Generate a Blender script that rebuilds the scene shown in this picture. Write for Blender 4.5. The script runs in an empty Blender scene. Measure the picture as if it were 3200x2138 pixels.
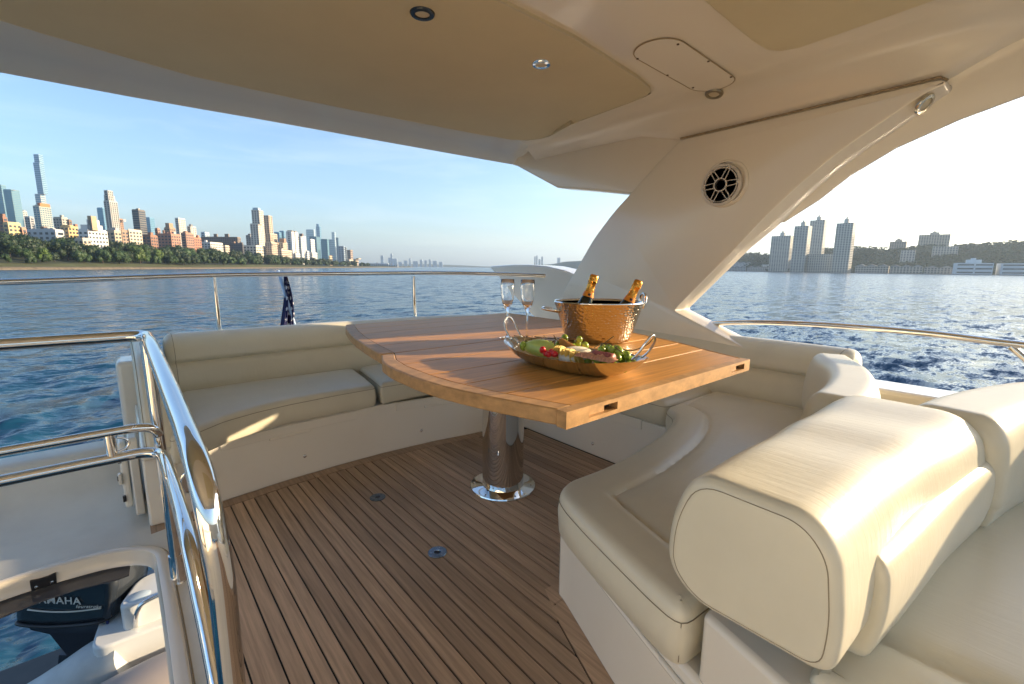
import bpy, bmesh, math, random
import numpy as np
from mathutils import Vector, Matrix, Quaternion

# ------------------------------------------------------------------ camera, world, sun, exposure
S = bpy.context.scene
COL = S.collection
F, CX, CY = 1422.0, 1600.0, 1069.0
PITCH, ROLL, YAW = math.atan((1069 - 836) / F), math.radians(.55), math.radians(40.7)
FW0 = np.array([math.sin(YAW), math.cos(YAW), 0.])
R0 = np.array([math.cos(YAW), -math.sin(YAW), 0.])
ZZ = np.array([0, 0, 1.])
FW = math.cos(PITCH) * FW0 - math.sin(PITCH) * ZZ
U0 = np.cross(R0, FW)
CR = math.cos(ROLL) * R0 + math.sin(ROLL) * U0
CU = math.cos(ROLL) * U0 - math.sin(ROLL) * R0
CAM = np.array([0, 0, 1.])
cam = bpy.data.cameras.new('camera')
cam.lens, cam.sensor_width, cam.clip_start, cam.clip_end = F / 3200 * 36, 36, .02, 60000
camo = bpy.data.objects.new('camera', cam)
COL.objects.link(camo)
camo.matrix_world = Matrix(((CR[0], CU[0], -FW[0], 0), (CR[1], CU[1], -FW[1], 0), (CR[2], CU[2], -FW[2], 1), (0, 0, 0, 1)))
S.camera = camo

SUN_AZ, SUN_EL = math.radians(115), math.radians(12.4)      # azimuth from +Y towards +X
w = bpy.data.worlds.new('World'); S.world = w; w.use_nodes = True
nt = w.node_tree; nt.nodes.clear()
sky = nt.nodes.new('ShaderNodeTexSky'); sky.sky_type = 'NISHITA'; sky.sun_disc = False
sky.sun_elevation, sky.sun_rotation = SUN_EL, SUN_AZ
sky.air_density, sky.dust_density, sky.ozone_density = 1.0, 1.5, 2.4
bg = nt.nodes.new('ShaderNodeBackground'); bg.inputs[1].default_value = .085
wo = nt.nodes.new('ShaderNodeOutputWorld')
tint = nt.nodes.new('ShaderNodeMix'); tint.data_type = 'RGBA'; tint.blend_type = 'MULTIPLY'; tint.inputs[0].default_value = 1
tint.inputs[7].default_value = (.94, .985, 1.06, 1)            # white balance of the photograph
nt.links.new(sky.outputs[0], tint.inputs[6]); cl = nt.nodes.new('ShaderNodeTexNoise'); cm = nt.nodes.new('ShaderNodeMapping'); ct = nt.nodes.new('ShaderNodeTexCoord')
cm.inputs['Scale'].default_value = (1.6, 1.6, 13); cm.inputs['Rotation'].default_value = (.05, .03, .6); cl.inputs['Scale'].default_value = 2.1; cl.inputs['Detail'].default_value = 9; cl.inputs['Roughness'].default_value = .6; cl.inputs['Distortion'].default_value = .5
cr_ = nt.nodes.new('ShaderNodeMapRange'); cr_.inputs[1].default_value = .50; cr_.inputs[2].default_value = .80; cr_.inputs[4].default_value = .12
cx_ = nt.nodes.new('ShaderNodeMix'); cx_.data_type = 'RGBA'; cx_.inputs[7].default_value = (6.5, 6.2, 6.0, 1)          # thin veils of high cloud
nt.links.new(ct.outputs['Generated'], cm.inputs[0]); nt.links.new(cm.outputs[0], cl.inputs['Vector']); nt.links.new(cl.outputs['Fac'], cr_.inputs[0])
nt.links.new(cr_.outputs[0], cx_.inputs[0]); nt.links.new(tint.outputs[2], cx_.inputs[6]); nt.links.new(cx_.outputs[2], bg.inputs[0]); nt.links.new(bg.outputs[0], wo.inputs[0])
sun = bpy.data.lights.new('sun', 'SUN'); sun.energy = 3.3; sun.angle = math.radians(.6); sun.color = (1, .77, .50)
suno = bpy.data.objects.new('sun', sun); COL.objects.link(suno)
sd = Vector((math.sin(SUN_AZ) * math.cos(SUN_EL), math.cos(SUN_AZ) * math.cos(SUN_EL), math.sin(SUN_EL)))
suno.rotation_euler = sd.to_track_quat('Z', 'Y').to_euler()
suno.location = (30, -15, 12)
S.view_settings.view_transform = 'Standard'; S.view_settings.look = 'None'
S.view_settings.exposure = 2.0; S.view_settings.gamma = 1; S.view_settings.use_curve_mapping = False
S.render.engine = 'CYCLES'
S.cycles.use_denoising = True
S.cycles.max_bounces = 10; S.cycles.glossy_bounces = 6; S.cycles.transmission_bounces = 10; S.cycles.volume_bounces = 0
S.cycles.sample_clamp_indirect = 0

# ------------------------------------------------------------------ helpers
rnd = random.Random(7)
WATER = -3.8

def ray(x, y):
    return FW + (x - CX) / F * CR - (y - CY) / F * CU

def far(x, y, d):
    """the place that photo pixel (x, y) shows when it lies d metres ahead"""
    r = ray(x, y)
    return CAM + r * d / (r @ FW0)

def uw(u, wv, z=0.):
    p = R0 * u + FW0 * wv
    return (p[0], p[1], z)

def tag(o, label=None, cat=None, group=None, kind=None):
    if label: o['label'] = label
    if cat: o['category'] = cat
    if group: o['group'] = group
    if kind: o['kind'] = kind
    return o

def empty(name, loc=(0, 0, 0), rz=0., **k):
    o = bpy.data.objects.new(name, None); COL.objects.link(o)
    o.location = loc; o.rotation_euler = (0, 0, rz); o.empty_display_size = .1
    return tag(o, **k)

def link(name, me, parent=None):
    o = bpy.data.objects.new(name, me); COL.objects.link(o)
    if parent is not None: o.parent = parent
    return o

def copy_tree(o, parent=None):
    c = o.copy(); COL.objects.link(c); c.parent = parent
    for ch in list(o.children): copy_tree(ch, c)
    return c

class MB:
    def __init__(s): s.v, s.f = [], []
    def add(s, vs, fs):
        n = len(s.v); s.v.extend([tuple(map(float, p)) for p in vs]); s.f.extend([tuple(i + n for i in f) for f in fs]); return s
    def box(s, a, b, M=None):
        x0, y0, z0 = a; x1, y1, z1 = b
        vs = [(x0, y0, z0), (x1, y0, z0), (x1, y1, z0), (x0, y1, z0), (x0, y0, z1), (x1, y0, z1), (x1, y1, z1), (x0, y1, z1)]
        if M is not None: vs = [tuple(M @ Vector(p)) for p in vs]
        return s.add(vs, [(0, 3, 2, 1), (4, 5, 6, 7), (0, 1, 5, 4), (1, 2, 6, 5), (2, 3, 7, 6), (3, 0, 4, 7)])
    def prism(s, poly, h, axis=2, base=0., M=None):
        """poly extruded from base to base+h along an axis; poly gives the other two coordinates in order"""
        n = len(poly)
        def P(p, t):
            if axis == 2: q = (p[0], p[1], t)
            elif axis == 0: q = (t, p[0], p[1])
            else: q = (p[0], t, p[1])
            return tuple(M @ Vector(q)) if M is not None else q
        vs = [P(p, base) for p in poly] + [P(p, base + h) for p in poly]
        fs = [tuple(range(n)), tuple(range(2 * n - 1, n - 1, -1))] + [(i, i + n, (i + 1) % n + n, (i + 1) % n) for i in range(n)]
        return s.add(vs, fs)
    def rings(s, R, close=False, cap=True, loop=True):
        """quads between equal-length rings of points"""
        n = len(R[0]); m = len(R)
        fs = []
        for i in range(m - (0 if close else 1)):
            for j in range(n if loop else n - 1):
                a, b = i * n + j, i * n + (j + 1) % n
                i2 = (i + 1) % m
                fs.append((a, b, i2 * n + (j + 1) % n, i2 * n + j))
        if cap and not close:
            fs.append(tuple(range(n - 1, -1, -1))); fs.append(tuple(range((m - 1) * n, m * n)))
        return s.add([p for r in R for p in r], fs)
    def lathe(s, prof, c=(0, 0, 0), n=32, M=None, sx=1., sy=1.):
        R = []
        for r, z in prof:
            ring = []
            for k in range(n):
                a = 2 * math.pi * k / n
                q = Vector((c[0] + r * math.cos(a) * sx, c[1] + r * math.sin(a) * sy, c[2] + z))
                ring.append(tuple(M @ q) if M is not None else tuple(q))
            R.append(ring)
        return s.rings(R)
    def tube(s, pts, r, n=12, closed=False, smooth=0, cap=True):
        pts = [np.array(p, float) for p in pts]
        if smooth: pts = [np.array(p) for p in catmull(pts, smooth, closed)]
        m = len(pts); R = []
        rr = list(np.interp(np.linspace(0, len(r) - 1, m), range(len(r)), r)) if isinstance(r, (list, tuple)) else [r] * m
        prev = None
        for i in range(m):
            if closed: t = pts[(i + 1) % m] - pts[i - 1]
            else: t = pts[min(i + 1, m - 1)] - pts[max(i - 1, 0)]
            t = t / (np.linalg.norm(t) + 1e-12)
            if prev is None:
                a = np.array([0, 0, 1.]) if abs(t[2]) < .9 else np.array([1., 0, 0])
                nrm = np.cross(t, a); nrm /= np.linalg.norm(nrm)
            else:
                nrm = prev - t * (prev @ t); nrm /= np.linalg.norm(nrm) + 1e-12
            prev = nrm; b = np.cross(t, nrm)
            R.append([tuple(pts[i] + rr[i] * (math.cos(2 * math.pi * k / n) * nrm + math.sin(2 * math.pi * k / n) * b)) for k in range(n)])
        return s.rings(R, close=closed, cap=cap)
    def ball(s, c, r, n=10, m=7, sz=1.):
        R = []
        for i in range(1, m):
            a = math.pi * i / m
            R.append([(c[0] + r * math.sin(a) * math.cos(2 * math.pi * k / n), c[1] + r * math.sin(a) * math.sin(2 * math.pi * k / n), c[2] - r * sz * math.cos(a)) for k in range(n)])
        return s.rings(R)
    def mesh(s, name, mat, smooth=False, ang=None):
        me = bpy.data.meshes.new(name); me.from_pydata(s.v, [], s.f)
        bm = bmesh.new(); bm.from_mesh(me); bmesh.ops.recalc_face_normals(bm, faces=bm.faces); bm.to_mesh(me); bm.free()
        if mat: me.materials.append(mat)
        if smooth:
            for p in me.polygons: p.use_smooth = True
            if ang is not None: me.set_sharp_from_angle(angle=math.radians(ang))
        me.update()
        return me
    def build(s, name, mat, parent=None, smooth=False, ang=None, bevel=0., seg=2):
        o = link(name, s.mesh(name, mat, smooth, ang), parent)
        if bevel:
            b = o.modifiers.new('bevel', 'BEVEL'); b.width = bevel; b.segments = seg; b.limit_method = 'ANGLE'; b.angle_limit = math.radians(35)
            b.harden_normals = False
            for p in o.data.polygons: p.use_smooth = True
            o.data.set_sharp_from_angle(angle=math.radians(60))
        return o

def catmull(pts, k=6, closed=False):
    pts = [np.array(p, float) for p in pts]; m = len(pts); out = []
    rng = range(m if closed else m - 1)
    for i in rng:
        if closed: a, b, c, d = pts[i - 1], pts[i], pts[(i + 1) % m], pts[(i + 2) % m]
        else: a, b, c, d = pts[max(i - 1, 0)], pts[i], pts[i + 1], pts[min(i + 2, m - 1)]
        for j in range(k):
            t = j / k
            out.append(.5 * ((2 * b) + (-a + c) * t + (2 * a - 5 * b + 4 * c - d) * t * t + (-a + 3 * b - 3 * c + d) * t ** 3))
    if not closed: out.append(pts[-1])
    return out

def resample(loop, step, closed=True):
    P = [np.array(p, float) for p in loop]
    if closed: P = P + [P[0]]
    out = []
    for a, b in zip(P[:-1], P[1:]):
        L = np.linalg.norm(b - a); n = max(1, int(round(L / step)))
        for i in range(n): out.append(a + (b - a) * i / n)
    if not closed: out.append(P[-1])
    return out

def area2(P):
    return sum(P[i][0] * P[(i + 1) % len(P)][1] - P[(i + 1) % len(P)][0] * P[i][1] for i in range(len(P)))

def round_poly(poly, r, n=5):
    """polygon with its corners rounded; r may be a list"""
    m = len(poly); out = []
    rs = r if isinstance(r, (list, tuple)) else [r] * m
    for i in range(m):
        p, a, b = (np.array(poly[j % m], float) for j in (i, i - 1, i + 1))
        la, lb = np.linalg.norm(a - p), np.linalg.norm(b - p)
        k = min(rs[i], la * .49, lb * .49)
        if k < 1e-5: out.append(p); continue
        s, e = p + (a - p) / la * k, p + (b - p) / lb * k
        for j in range(n + 1):
            t = j / n
            out.append((1 - t) ** 2 * s + 2 * t * (1 - t) * p + t * t * e)
    return [tuple(q) for q in out]

def insets(loop, ds):
    """inset copies of a counter-clockwise loop along smoothed normals"""
    P = np.array(loop, float)[:, :2]
    if area2(P) < 0: P = P[::-1]
    T = np.roll(P, -1, 0) - np.roll(P, 1, 0); T /= np.linalg.norm(T, axis=1)[:, None] + 1e-9
    N = np.stack([-T[:, 1], T[:, 0]], 1)
    return [P + N * d for d in ds]

def edge_dist(P, A, B):
    """distance of points P to segments A-B, and the index of the nearest one"""
    d = B - A; L = (d * d).sum(1) + 1e-12
    best = np.full(len(P), 1e9); bi = np.zeros(len(P), int)
    for i in range(len(A)):
        t = np.clip(((P - A[i]) @ d[i]) / L[i], 0, 1); q = A[i] + t[:, None] * d[i]
        e = np.linalg.norm(P - q, axis=1); m = e < best; best[m] = e[m]; bi[m] = i
    return best, bi

def cushion(loop, z0, z1, r=.03, crown=.008, step=.025, r0=.012, zf=None, grid=.022, top=None):
    """an upholstered slab: rounded rims, then a domed top laid over a fine grid; top(dist, nearest, x, y) -> extra height"""
    from mathutils.geometry import delaunay_2d_cdt
    L = resample(loop, step)
    if area2(L) < 0: L = L[::-1]
    prof = [(r0, z0), (0, z0 + r0 * .8), (-.004, (z0 + z1) / 2), (0, z1 - r)]
    for k in range(1, 6):
        a = math.pi / 2 * k / 5.6
        prof.append((r * (1 - math.cos(a)), z1 - r + r * math.sin(a)))
    I = insets(L, [p[0] for p in prof])
    m = MB(); m.rings([[(q[0], q[1], p[1] + (zf(q[0], q[1]) if zf else 0)) for q in ring] for ring, p in zip(I, prof)], cap=False)
    m.f.append(tuple(range(len(L) - 1, -1, -1)))
    rim = np.array(I[-1]); n = len(rim)
    xs = np.arange(rim[:, 0].min(), rim[:, 0].max(), grid); ys = np.arange(rim[:, 1].min(), rim[:, 1].max(), grid)
    G = np.array([(x + (j % 2) * grid * .5, y) for j, y in enumerate(ys) for x in xs])
    ins = np.zeros(len(G), bool); A, B = rim, np.roll(rim, -1, 0)
    for p, q in zip(A, B):
        c = ((p[1] > G[:, 1]) != (q[1] > G[:, 1])) & (G[:, 0] < (q[0] - p[0]) * (G[:, 1] - p[1]) / (q[1] - p[1] + 1e-15) + p[0]); ins ^= c
    G = G[ins]; d, bi = edge_dist(G, A, B); k = d > grid * .45; G, d, bi = G[k], d[k], bi[k]
    vs = [Vector((p[0], p[1])) for p in rim] + [Vector((p[0], p[1])) for p in G]
    ov, _, of, oi, _, _ = delaunay_2d_cdt(vs, [(i, (i + 1) % n) for i in range(n)], [], 1, 1e-6)
    ztop = prof[-1][1]; base = len(m.v) - n; off = len(m.v); ids = []
    rr_ = r * .55
    for v_, o_ in zip(ov, oi):
        j = o_[0] if o_ else -1
        if 0 <= j < n: ids.append(base + j); continue
        q = j - n; x, y = v_.x, v_.y; dd = float(d[q]) if j >= 0 else .05
        z = ztop + (z1 - ztop) * (1 - math.exp(-dd / (rr_ + 1e-6) * 1.2)) + crown * (1 - math.exp(-(dd / .11) ** 1.3))
        if zf: z += zf(x, y)
        if top is not None and j >= 0: z += top(dd, int(bi[q]), x, y)
        ids.append(len(m.v)); m.v.append((x, y, z))
    for f in of: m.f.append(tuple(ids[i] for i in f))
    m.L = L; m.rim = rim
    return m

def seam_loop(loop, z, inset=.001, r=.0013, step=.02, part=None):
    L = insets(resample(loop, step), [inset])[0]
    P = [(p[0], p[1], z) for p in L]
    if part is not None:
        P = [p for p in P if part(p)]
        return MB().tube(P, r, 5)
    return MB().tube(P, r, 5, closed=True)

def sweep(prof, path, sgn=1., cap=.03, scale=None, k=6, zfun=None):
    """closed profile (s, z) carried along a plan path; rounded ends.  scale: one per path point"""
    P = np.array(catmull(path, k)) if k else np.array(path, float)
    sc = np.array([float(np.ravel(q)[0]) for q in catmull([[q] for q in scale], k)]) if scale and k else np.ones(len(P))
    T = np.gradient(P, axis=0); T /= np.linalg.norm(T, axis=1)[:, None]
    N = np.stack([T[:, 1], -T[:, 0]], 1) * sgn
    pr = np.array(prof, float); zc = pr[:, 1].mean(); c = pr.mean(0)
    hs = min(np.ptp(pr[:, 0]), np.ptp(pr[:, 1])) / 2
    def ring(i, off=0., shrink=1.):
        out = []
        for s, z in pr:
            s2, z2 = (s - c[0]) * shrink * sc[i] + c[0], (z - c[1]) * shrink * (1 + (sc[i] - 1) * 0) + c[1]
            q = P[i] + N[i] * s2 + T[i] * off
            out.append((q[0], q[1], z2 + (zfun(q[0], q[1]) if zfun else 0)))
        return out
    R = []
    steps = 5
    if cap:
        for j in range(steps, 0, -1):
            a = math.pi / 2 * j / steps
            R.append(ring(0, -cap * math.sin(a), 1 - cap * (1 - math.cos(a)) / hs))
    R += [ring(i) for i in range(len(P))]
    if cap:
        for j in range(1, steps + 1):
            a = math.pi / 2 * j / steps
            R.append(ring(len(P) - 1, cap * math.sin(a), 1 - cap * (1 - math.cos(a)) / hs))
    m = MB(); m.rings(R, cap=True)
    m.R = R
    return m

def smooth_loop(pts, k=5):
    return [tuple(p) for p in catmull(pts, k, True)]

# ------------------------------------------------------------------ materials
MATS = {}
def mat(name, base, rough=.5, metal=0., noise=None, bump=None, var=0., coat=0., spec=.5, stretch=(1, 1, 1), trans=0., ior=1.45, coords='Object', dirt=None, alpha=1., sheen=0.):
    """Principled; noise=(scale, dark colour factor), bump=(scale, strength, detail), var = per-object brightness variation"""
    if name in MATS: return MATS[name]
    m = bpy.data.materials.new(name); m.use_nodes = True; MATS[name] = m
    t = m.node_tree; N, L = t.nodes, t.links
    b = N['Principled BSDF']
    b.inputs['Base Color'].default_value = (*base, 1); b.inputs['Roughness'].default_value = rough
    b.inputs['Metallic'].default_value = metal; b.inputs['Specular IOR Level'].default_value = spec
    b.inputs['Coat Weight'].default_value = coat; b.inputs['Coat Roughness'].default_value = .08
    b.inputs['Transmission Weight'].default_value = trans; b.inputs['IOR'].default_value = ior
    b.inputs['Alpha'].default_value = alpha
    tc = N.new('ShaderNodeTexCoord'); mp = N.new('ShaderNodeMapping'); mp.inputs['Scale'].default_value = stretch
    L.new(tc.outputs[coords], mp.inputs[0])
    col = None
    if noise:
        n = N.new('ShaderNodeTexNoise'); n.inputs['Scale'].default_value = noise[0]; n.inputs['Detail'].default_value = 6; n.inputs['Roughness'].default_value = .62
        L.new(mp.outputs[0], n.inputs['Vector'])
        cr = N.new('ShaderNodeValToRGB'); cr.color_ramp.elements[0].position = .3; cr.color_ramp.elements[1].position = .72
        cr.color_ramp.elements[0].color = (*[c * noise[1] for c in base], 1)
        hi = noise[2] if len(noise) > 2 else 2 - noise[1] if noise[1] > .5 else 1.2
        cr.color_ramp.elements[1].color = (*[min(1, c * hi) for c in base], 1)
        L.new(n.outputs['Fac'], cr.inputs[0]); col = cr.outputs[0]
    if dirt:
        n = N.new('ShaderNodeTexNoise'); n.inputs['Scale'].default_value = dirt[0]; n.inputs['Detail'].default_value = 8
        L.new(tc.outputs[coords], n.inputs['Vector'])
        rp = N.new('ShaderNodeMapRange'); rp.inputs[1].default_value = .55; rp.inputs[2].default_value = .8
        L.new(n.outputs['Fac'], rp.inputs[0])
        mx = N.new('ShaderNodeMix'); mx.data_type = 'RGBA'
        mu = N.new('ShaderNodeMath'); mu.operation = 'MULTIPLY'; mu.inputs[1].default_value = dirt[1]
        L.new(rp.outputs[0], mu.inputs[0]); L.new(mu.outputs[0], mx.inputs[0])
        if col: L.new(col, mx.inputs[6])
        else: mx.inputs[6].default_value = (*base, 1)
        mx.inputs[7].default_value = (*dirt[2], 1); col = mx.outputs[2]
    if var:
        oi = N.new('ShaderNodeObjectInfo'); hs = N.new('ShaderNodeHueSaturation'); mr = N.new('ShaderNodeMapRange')
        mr.inputs[3].default_value = 1 - var; mr.inputs[4].default_value = 1 + var
        L.new(oi.outputs['Random'], mr.inputs[0]); L.new(mr.outputs[0], hs.inputs['Value'])
        if col: L.new(col, hs.inputs['Color'])
        else: hs.inputs['Color'].default_value = (*base, 1)
        col = hs.outputs[0]
    if col: L.new(col, b.inputs['Base Color'])
    if bump:
        n = N.new('ShaderNodeTexNoise'); n.inputs['Scale'].default_value = bump[0]; n.inputs['Detail'].default_value = bump[2] if len(bump) > 2 else 4
        L.new(mp.outputs[0], n.inputs['Vector'])
        bp = N.new('ShaderNodeBump'); bp.inputs['Strength'].default_value = bump[1]; bp.inputs['Distance'].default_value = bump[3] if len(bump) > 3 else .002
        L.new(n.outputs['Fac'], bp.inputs['Height']); L.new(bp.outputs[0], b.inputs['Normal'])
    return m

GEL = mat('white gelcoat', (.82, .765, .66), .22, bump=(3, .05, 2, .02), dirt=(2.5, .18, (.55, .48, .38)), coat=.4)
CEIL = mat('ceiling gelcoat', (.82, .735, .60), .2, bump=(2, .06, 2, .03), dirt=(1.5, .12, (.55, .46, .34)), coat=.4)
NONSKID = mat('deck gelcoat', (.76, .72, .62), .42, noise=(5, .93), bump=(400, .15, 2, .001), dirt=(3.2, .35, (.52, .45, .35)))
PANEL = mat('ceiling vinyl', (.64, .545, .35), .65, bump=(700, .2, 2, .0008), noise=(2, .95))
LEATHER = mat('cream leather', (.70, .655, .52), .32, noise=(3, .95), bump=(60, .12, 8, .002), stretch=(1, 1.6, 1), dirt=(6, .10, (.5, .44, .32)), spec=.5)
def leather_creases(m):
    """fine pull lines running across the cushions, on top of the grain"""
    t = m.node_tree; N, L = t.nodes, t.links; b = N['Principled BSDF']; old = b.inputs['Normal'].links[0].from_socket
    tc = N.new('ShaderNodeTexCoord'); mp = N.new('ShaderNodeMapping'); mp.inputs['Scale'].default_value = (9, 1.2, 2)
    n = N.new('ShaderNodeTexNoise'); n.inputs['Scale'].default_value = 9; n.inputs['Detail'].default_value = 5; n.inputs['Distortion'].default_value = .6
    bp = N.new('ShaderNodeBump'); bp.inputs['Strength'].default_value = .16; bp.inputs['Distance'].default_value = .004
    L.new(tc.outputs['Object'], mp.inputs[0]); L.new(mp.outputs[0], n.inputs['Vector']); L.new(n.outputs['Fac'], bp.inputs['Height'])
    L.new(old, bp.inputs['Normal']); L.new(bp.outputs[0], b.inputs['Normal'])
leather_creases(LEATHER)
SEAM = mat('seam thread', (.30, .25, .17), .8)
CHROME = mat('polished steel', (.78, .77, .75), .045, 1., bump=(25, .02, 3, .002))
STEEL = mat('brushed steel', (.62, .61, .59), .22, 1.)
DARKM = mat('weathered bronze', (.16, .19, .21), .38, .8, noise=(120, .6))
TEAK = mat('deck teak', (.50, .345, .225), .62, noise=(9, .70, 1.25), bump=(60, .35, 6, .001), stretch=(9, .35, 1), var=.20)
CAULK = mat('black caulk', (.012, .012, .012), .6)
TABLE = mat('varnished teak', (.56, .27, .065), .42, spec=.3, noise=(7, .72, 1.22), bump=(45, .16, 6, .001), stretch=(.5, 9, 1), var=.09, dirt=(5, .25, (.30, .14, .05)))
TABLE_EDGE = mat('table edge teak', (.44, .25, .10), .5, noise=(14, .7, 1.2), bump=(90, .4, 6, .001), stretch=(2, 2, 3))
BLACK = mat('black plastic', (.02, .02, .022), .4)

# ================================================================== DECK
def arcY(x):
    return float(np.interp(x, [-.1, .02, .223, .508, .75, .987, 1.3, 1.604, 1.8, 1.9], [2.09, 2.128, 2.165, 2.202, 2.214, 2.216, 2.19, 2.137, 2.085, 2.04]))
deck = link('deck', MB().box((.03, -2.6, -.05), (2.5, 2.4, -.004)).mesh('deck', CAULK))
tag(deck, 'teak planked cockpit floor with black caulked seams', kind='structure')
def footX(y):
    return float(np.interp(y, [-2.5, -.2, .1, .35, .566, .84, .86], [.40, .56, .655, .735, .818, .932, .94]))
def y0(x):
    xs = np.linspace(-2.5, .84, 60); fx = [footX(q) - .052 for q in xs]
    if x > .885: return .80
    if x < fx[0]: return -2.4
    return float(np.interp(x, fx, xs))
PITCHX = .0455
for k in range(-1, 36):
    xa = .2195 + PITCHX * k + .0026; xb = xa + PITCHX - .0052
    if k == -1: xa = .1525; 
    if xa > 1.85: break
    xb = min(xb, 1.855)
    pts = [(xa, y0(xa)), (xb, y0(xb))]
    for t in (1, .5, 0):
        xx = xa + (xb - xa) * t; pts.append((xx, arcY(xx) - .062))
    o = MB().prism(pts, .008, base=-.0068).build('plank', TEAK, deck)
# margin boards: the curved one at the aft bench, the one along the return bench, the one by the stair rail
for a, b in ((-.0, .62), (.623, 1.25), (1.253, 1.84)):
    xs = np.linspace(a, b, 12)
    MB().prism([(x, arcY(x) - .057) for x in xs] + [(x, arcY(x) + .02) for x in xs[::-1]], .008, base=-.0066).build('margin_board', TEAK, deck)
ys = np.linspace(-2.2, .835, 30)
MB().prism([(footX(y) - .047, y) for y in ys] + [(footX(y) + .03, y) for y in ys[::-1]], .008, base=-.0066).build('margin_board', TEAK, deck)
MB().prism([(.892, .842), (.97, .842), (.97, .90), (.925, .905)], .008, base=-.0066).build('margin_board', TEAK, deck)
MB().prism([(.075, -2.4), (.1475, -2.4), (.1475, 2.07), (.075, 2.06)], .008, base=-.0066).build('margin_board', TEAK, deck)

# deck sockets
def socket(x, y, m, label):
    t = empty('deck_socket', (x, y, .0012), label=label, cat='deck fitting', group='round table-leg sockets let into the planks')
    MB().lathe([(.033, 0), (.0335, .002), (.032, .0035), (.012, .0035), (.0105, .001), (.0105, -.001)], n=36).build('flange', m, t, True, 40)
    MB().lathe([(.0001, .0006), (.0105, .0006), (.0105, .0009), (.0001, .0009)], n=20).build('hole', BLACK, t)
    for a in (40, 160, 280):
        MB().lathe([(.0001, .003), (.003, .003), (.003, .0042), (.0001, .0045)], c=(.023 * math.cos(math.radians(a)), .023 * math.sin(math.radians(a)), 0), n=10).build('screw', STEEL, t, True, 40)
socket(.768, 1.784, DARKM, 'dull bronze round socket in the planks, nearer the aft bench')
socket(.763, 1.281, mat('blued steel', (.30, .38, .46), .25, .9, noise=(90, .7)), 'bluish round steel socket in the planks, farther from the aft bench')

# ================================================================== BENCHES
# ---- aft bench
aft = empty('aft_bench', (.9, 2.4, 0), label='long cream bench with curved white base under the aft rail', cat='bench')
def child_frame(o, parent):      # parts are modelled in world space; keep them there under a moved parent
    o.matrix_parent_inverse = Matrix.Translation(-Vector(parent.location))
    return o
def part(m, name, mt, parent, smooth=True, ang=50, **k):
    return child_frame(m.build(name, mt, parent, smooth, ang, **k), parent)
xs = np.linspace(-.0, 1.86, 40)
part(MB().prism([(x, arcY(x)) for x in xs] + [(1.9, 2.9), (.0, 2.9)], .275), 'base', GEL, aft, bevel=.008)
# locker lids set in the plinth
for a, b in ((.255, .86), (1.075, 1.62)):
    xs = np.linspace(a, b, 24); loop = [(x, arcY(x) - .0045) for x in xs] + [(x, arcY(x) + .01) for x in xs[::-1]]
    part(MB().prism(loop, .043, base=.226), 'locker_lid', GEL, aft, bevel=.002)
    mid = (a + b) / 2; xs = np.linspace(mid - .11, mid + .07, 8)
    part(MB().prism([(x, arcY(x) - .008) for x in xs] + [(x, arcY(x) + .01) for x in xs[::-1]], .014, base=.215), 'finger_pull', GEL, aft, bevel=.003)
for x, z in ((.595, .10), (1.218, .085)):
    M = Matrix.Translation((x, arcY(x), z)) @ Matrix.Rotation(math.radians(90), 4, 'X')
    part(MB().lathe([(.0001, 0), (.008, 0), (.008, .004), (.005, .006), (.0001, .007)], n=16, M=M), 'stud', CHROME, aft)
def seatfront(x):
    return float(np.interp(x, [.05, .10, .148, .27, .40, .53, .75, 1.0, 1.3, 1.5, 1.7, 1.82], [1.955, 1.955, 1.985, 2.085, 2.135, 2.162, 2.182, 2.188, 2.172, 2.145, 2.095, 2.06]))
def seat_loop(a, b, la=0.02, rb=.03):
    xs = np.linspace(a, b, 30)
    return [(x, seatfront(x)) for x in xs] + [(b + rb, 2.40), (b + .07 if b < 1.2 else b, 2.68), (a + la, 2.68), (a + la * .5, 2.4)]
for a, b, la in ((.085, .955, .0), (.985, 1.80, .07)):
    L = round_poly(seat_loop(a, b, la, .03), .028, 4)
    o = part(cushion(L, .282, .40, r=.028, crown=.014, zf=lambda x, y: .004 * math.sin(x * 9) * math.sin(y * 11)), 'seat_cushion', LEATHER, aft)
    s = seam_loop(L, .376, -.0005).build('seam', SEAM, o)
BACK = [(0, .36), (-.006, .42), (.0, .47), (.013, .518), (.036, .534), (.020, .550), (.026, .585), (.044, .625), (.075, .655), (.115, .668), (.155, .660), (.182, .62), (.19, .50), (.19, .36)]
BACKP = [tuple(p) for p in catmull([(a, b) for a, b in BACK], 3)]
path = [(.17, 2.615), (.5, 2.622), (.9, 2.627), (1.3, 2.62), (1.58, 2.595), (1.82, 2.50), (1.97, 2.34), (2.02, 2.24)]
m = sweep(BACKP, path, -1, cap=.035)
o = part(m, 'back_cushion', LEATHER, aft)
def seam_from_ring(m, i, name, parent, sel=None):
    R = m.R[i]; R = [p for p in R if sel is None or sel(p)]
    c = np.mean(np.array(R), 0)
    return MB().tube([tuple(np.array(p) + (np.array(p) - c) * .004) for p in R], .0012, 5).build(name, SEAM, parent, True)
seam_from_ring(m, 5, 'seam', o, lambda p: p[2] > .39)
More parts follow.
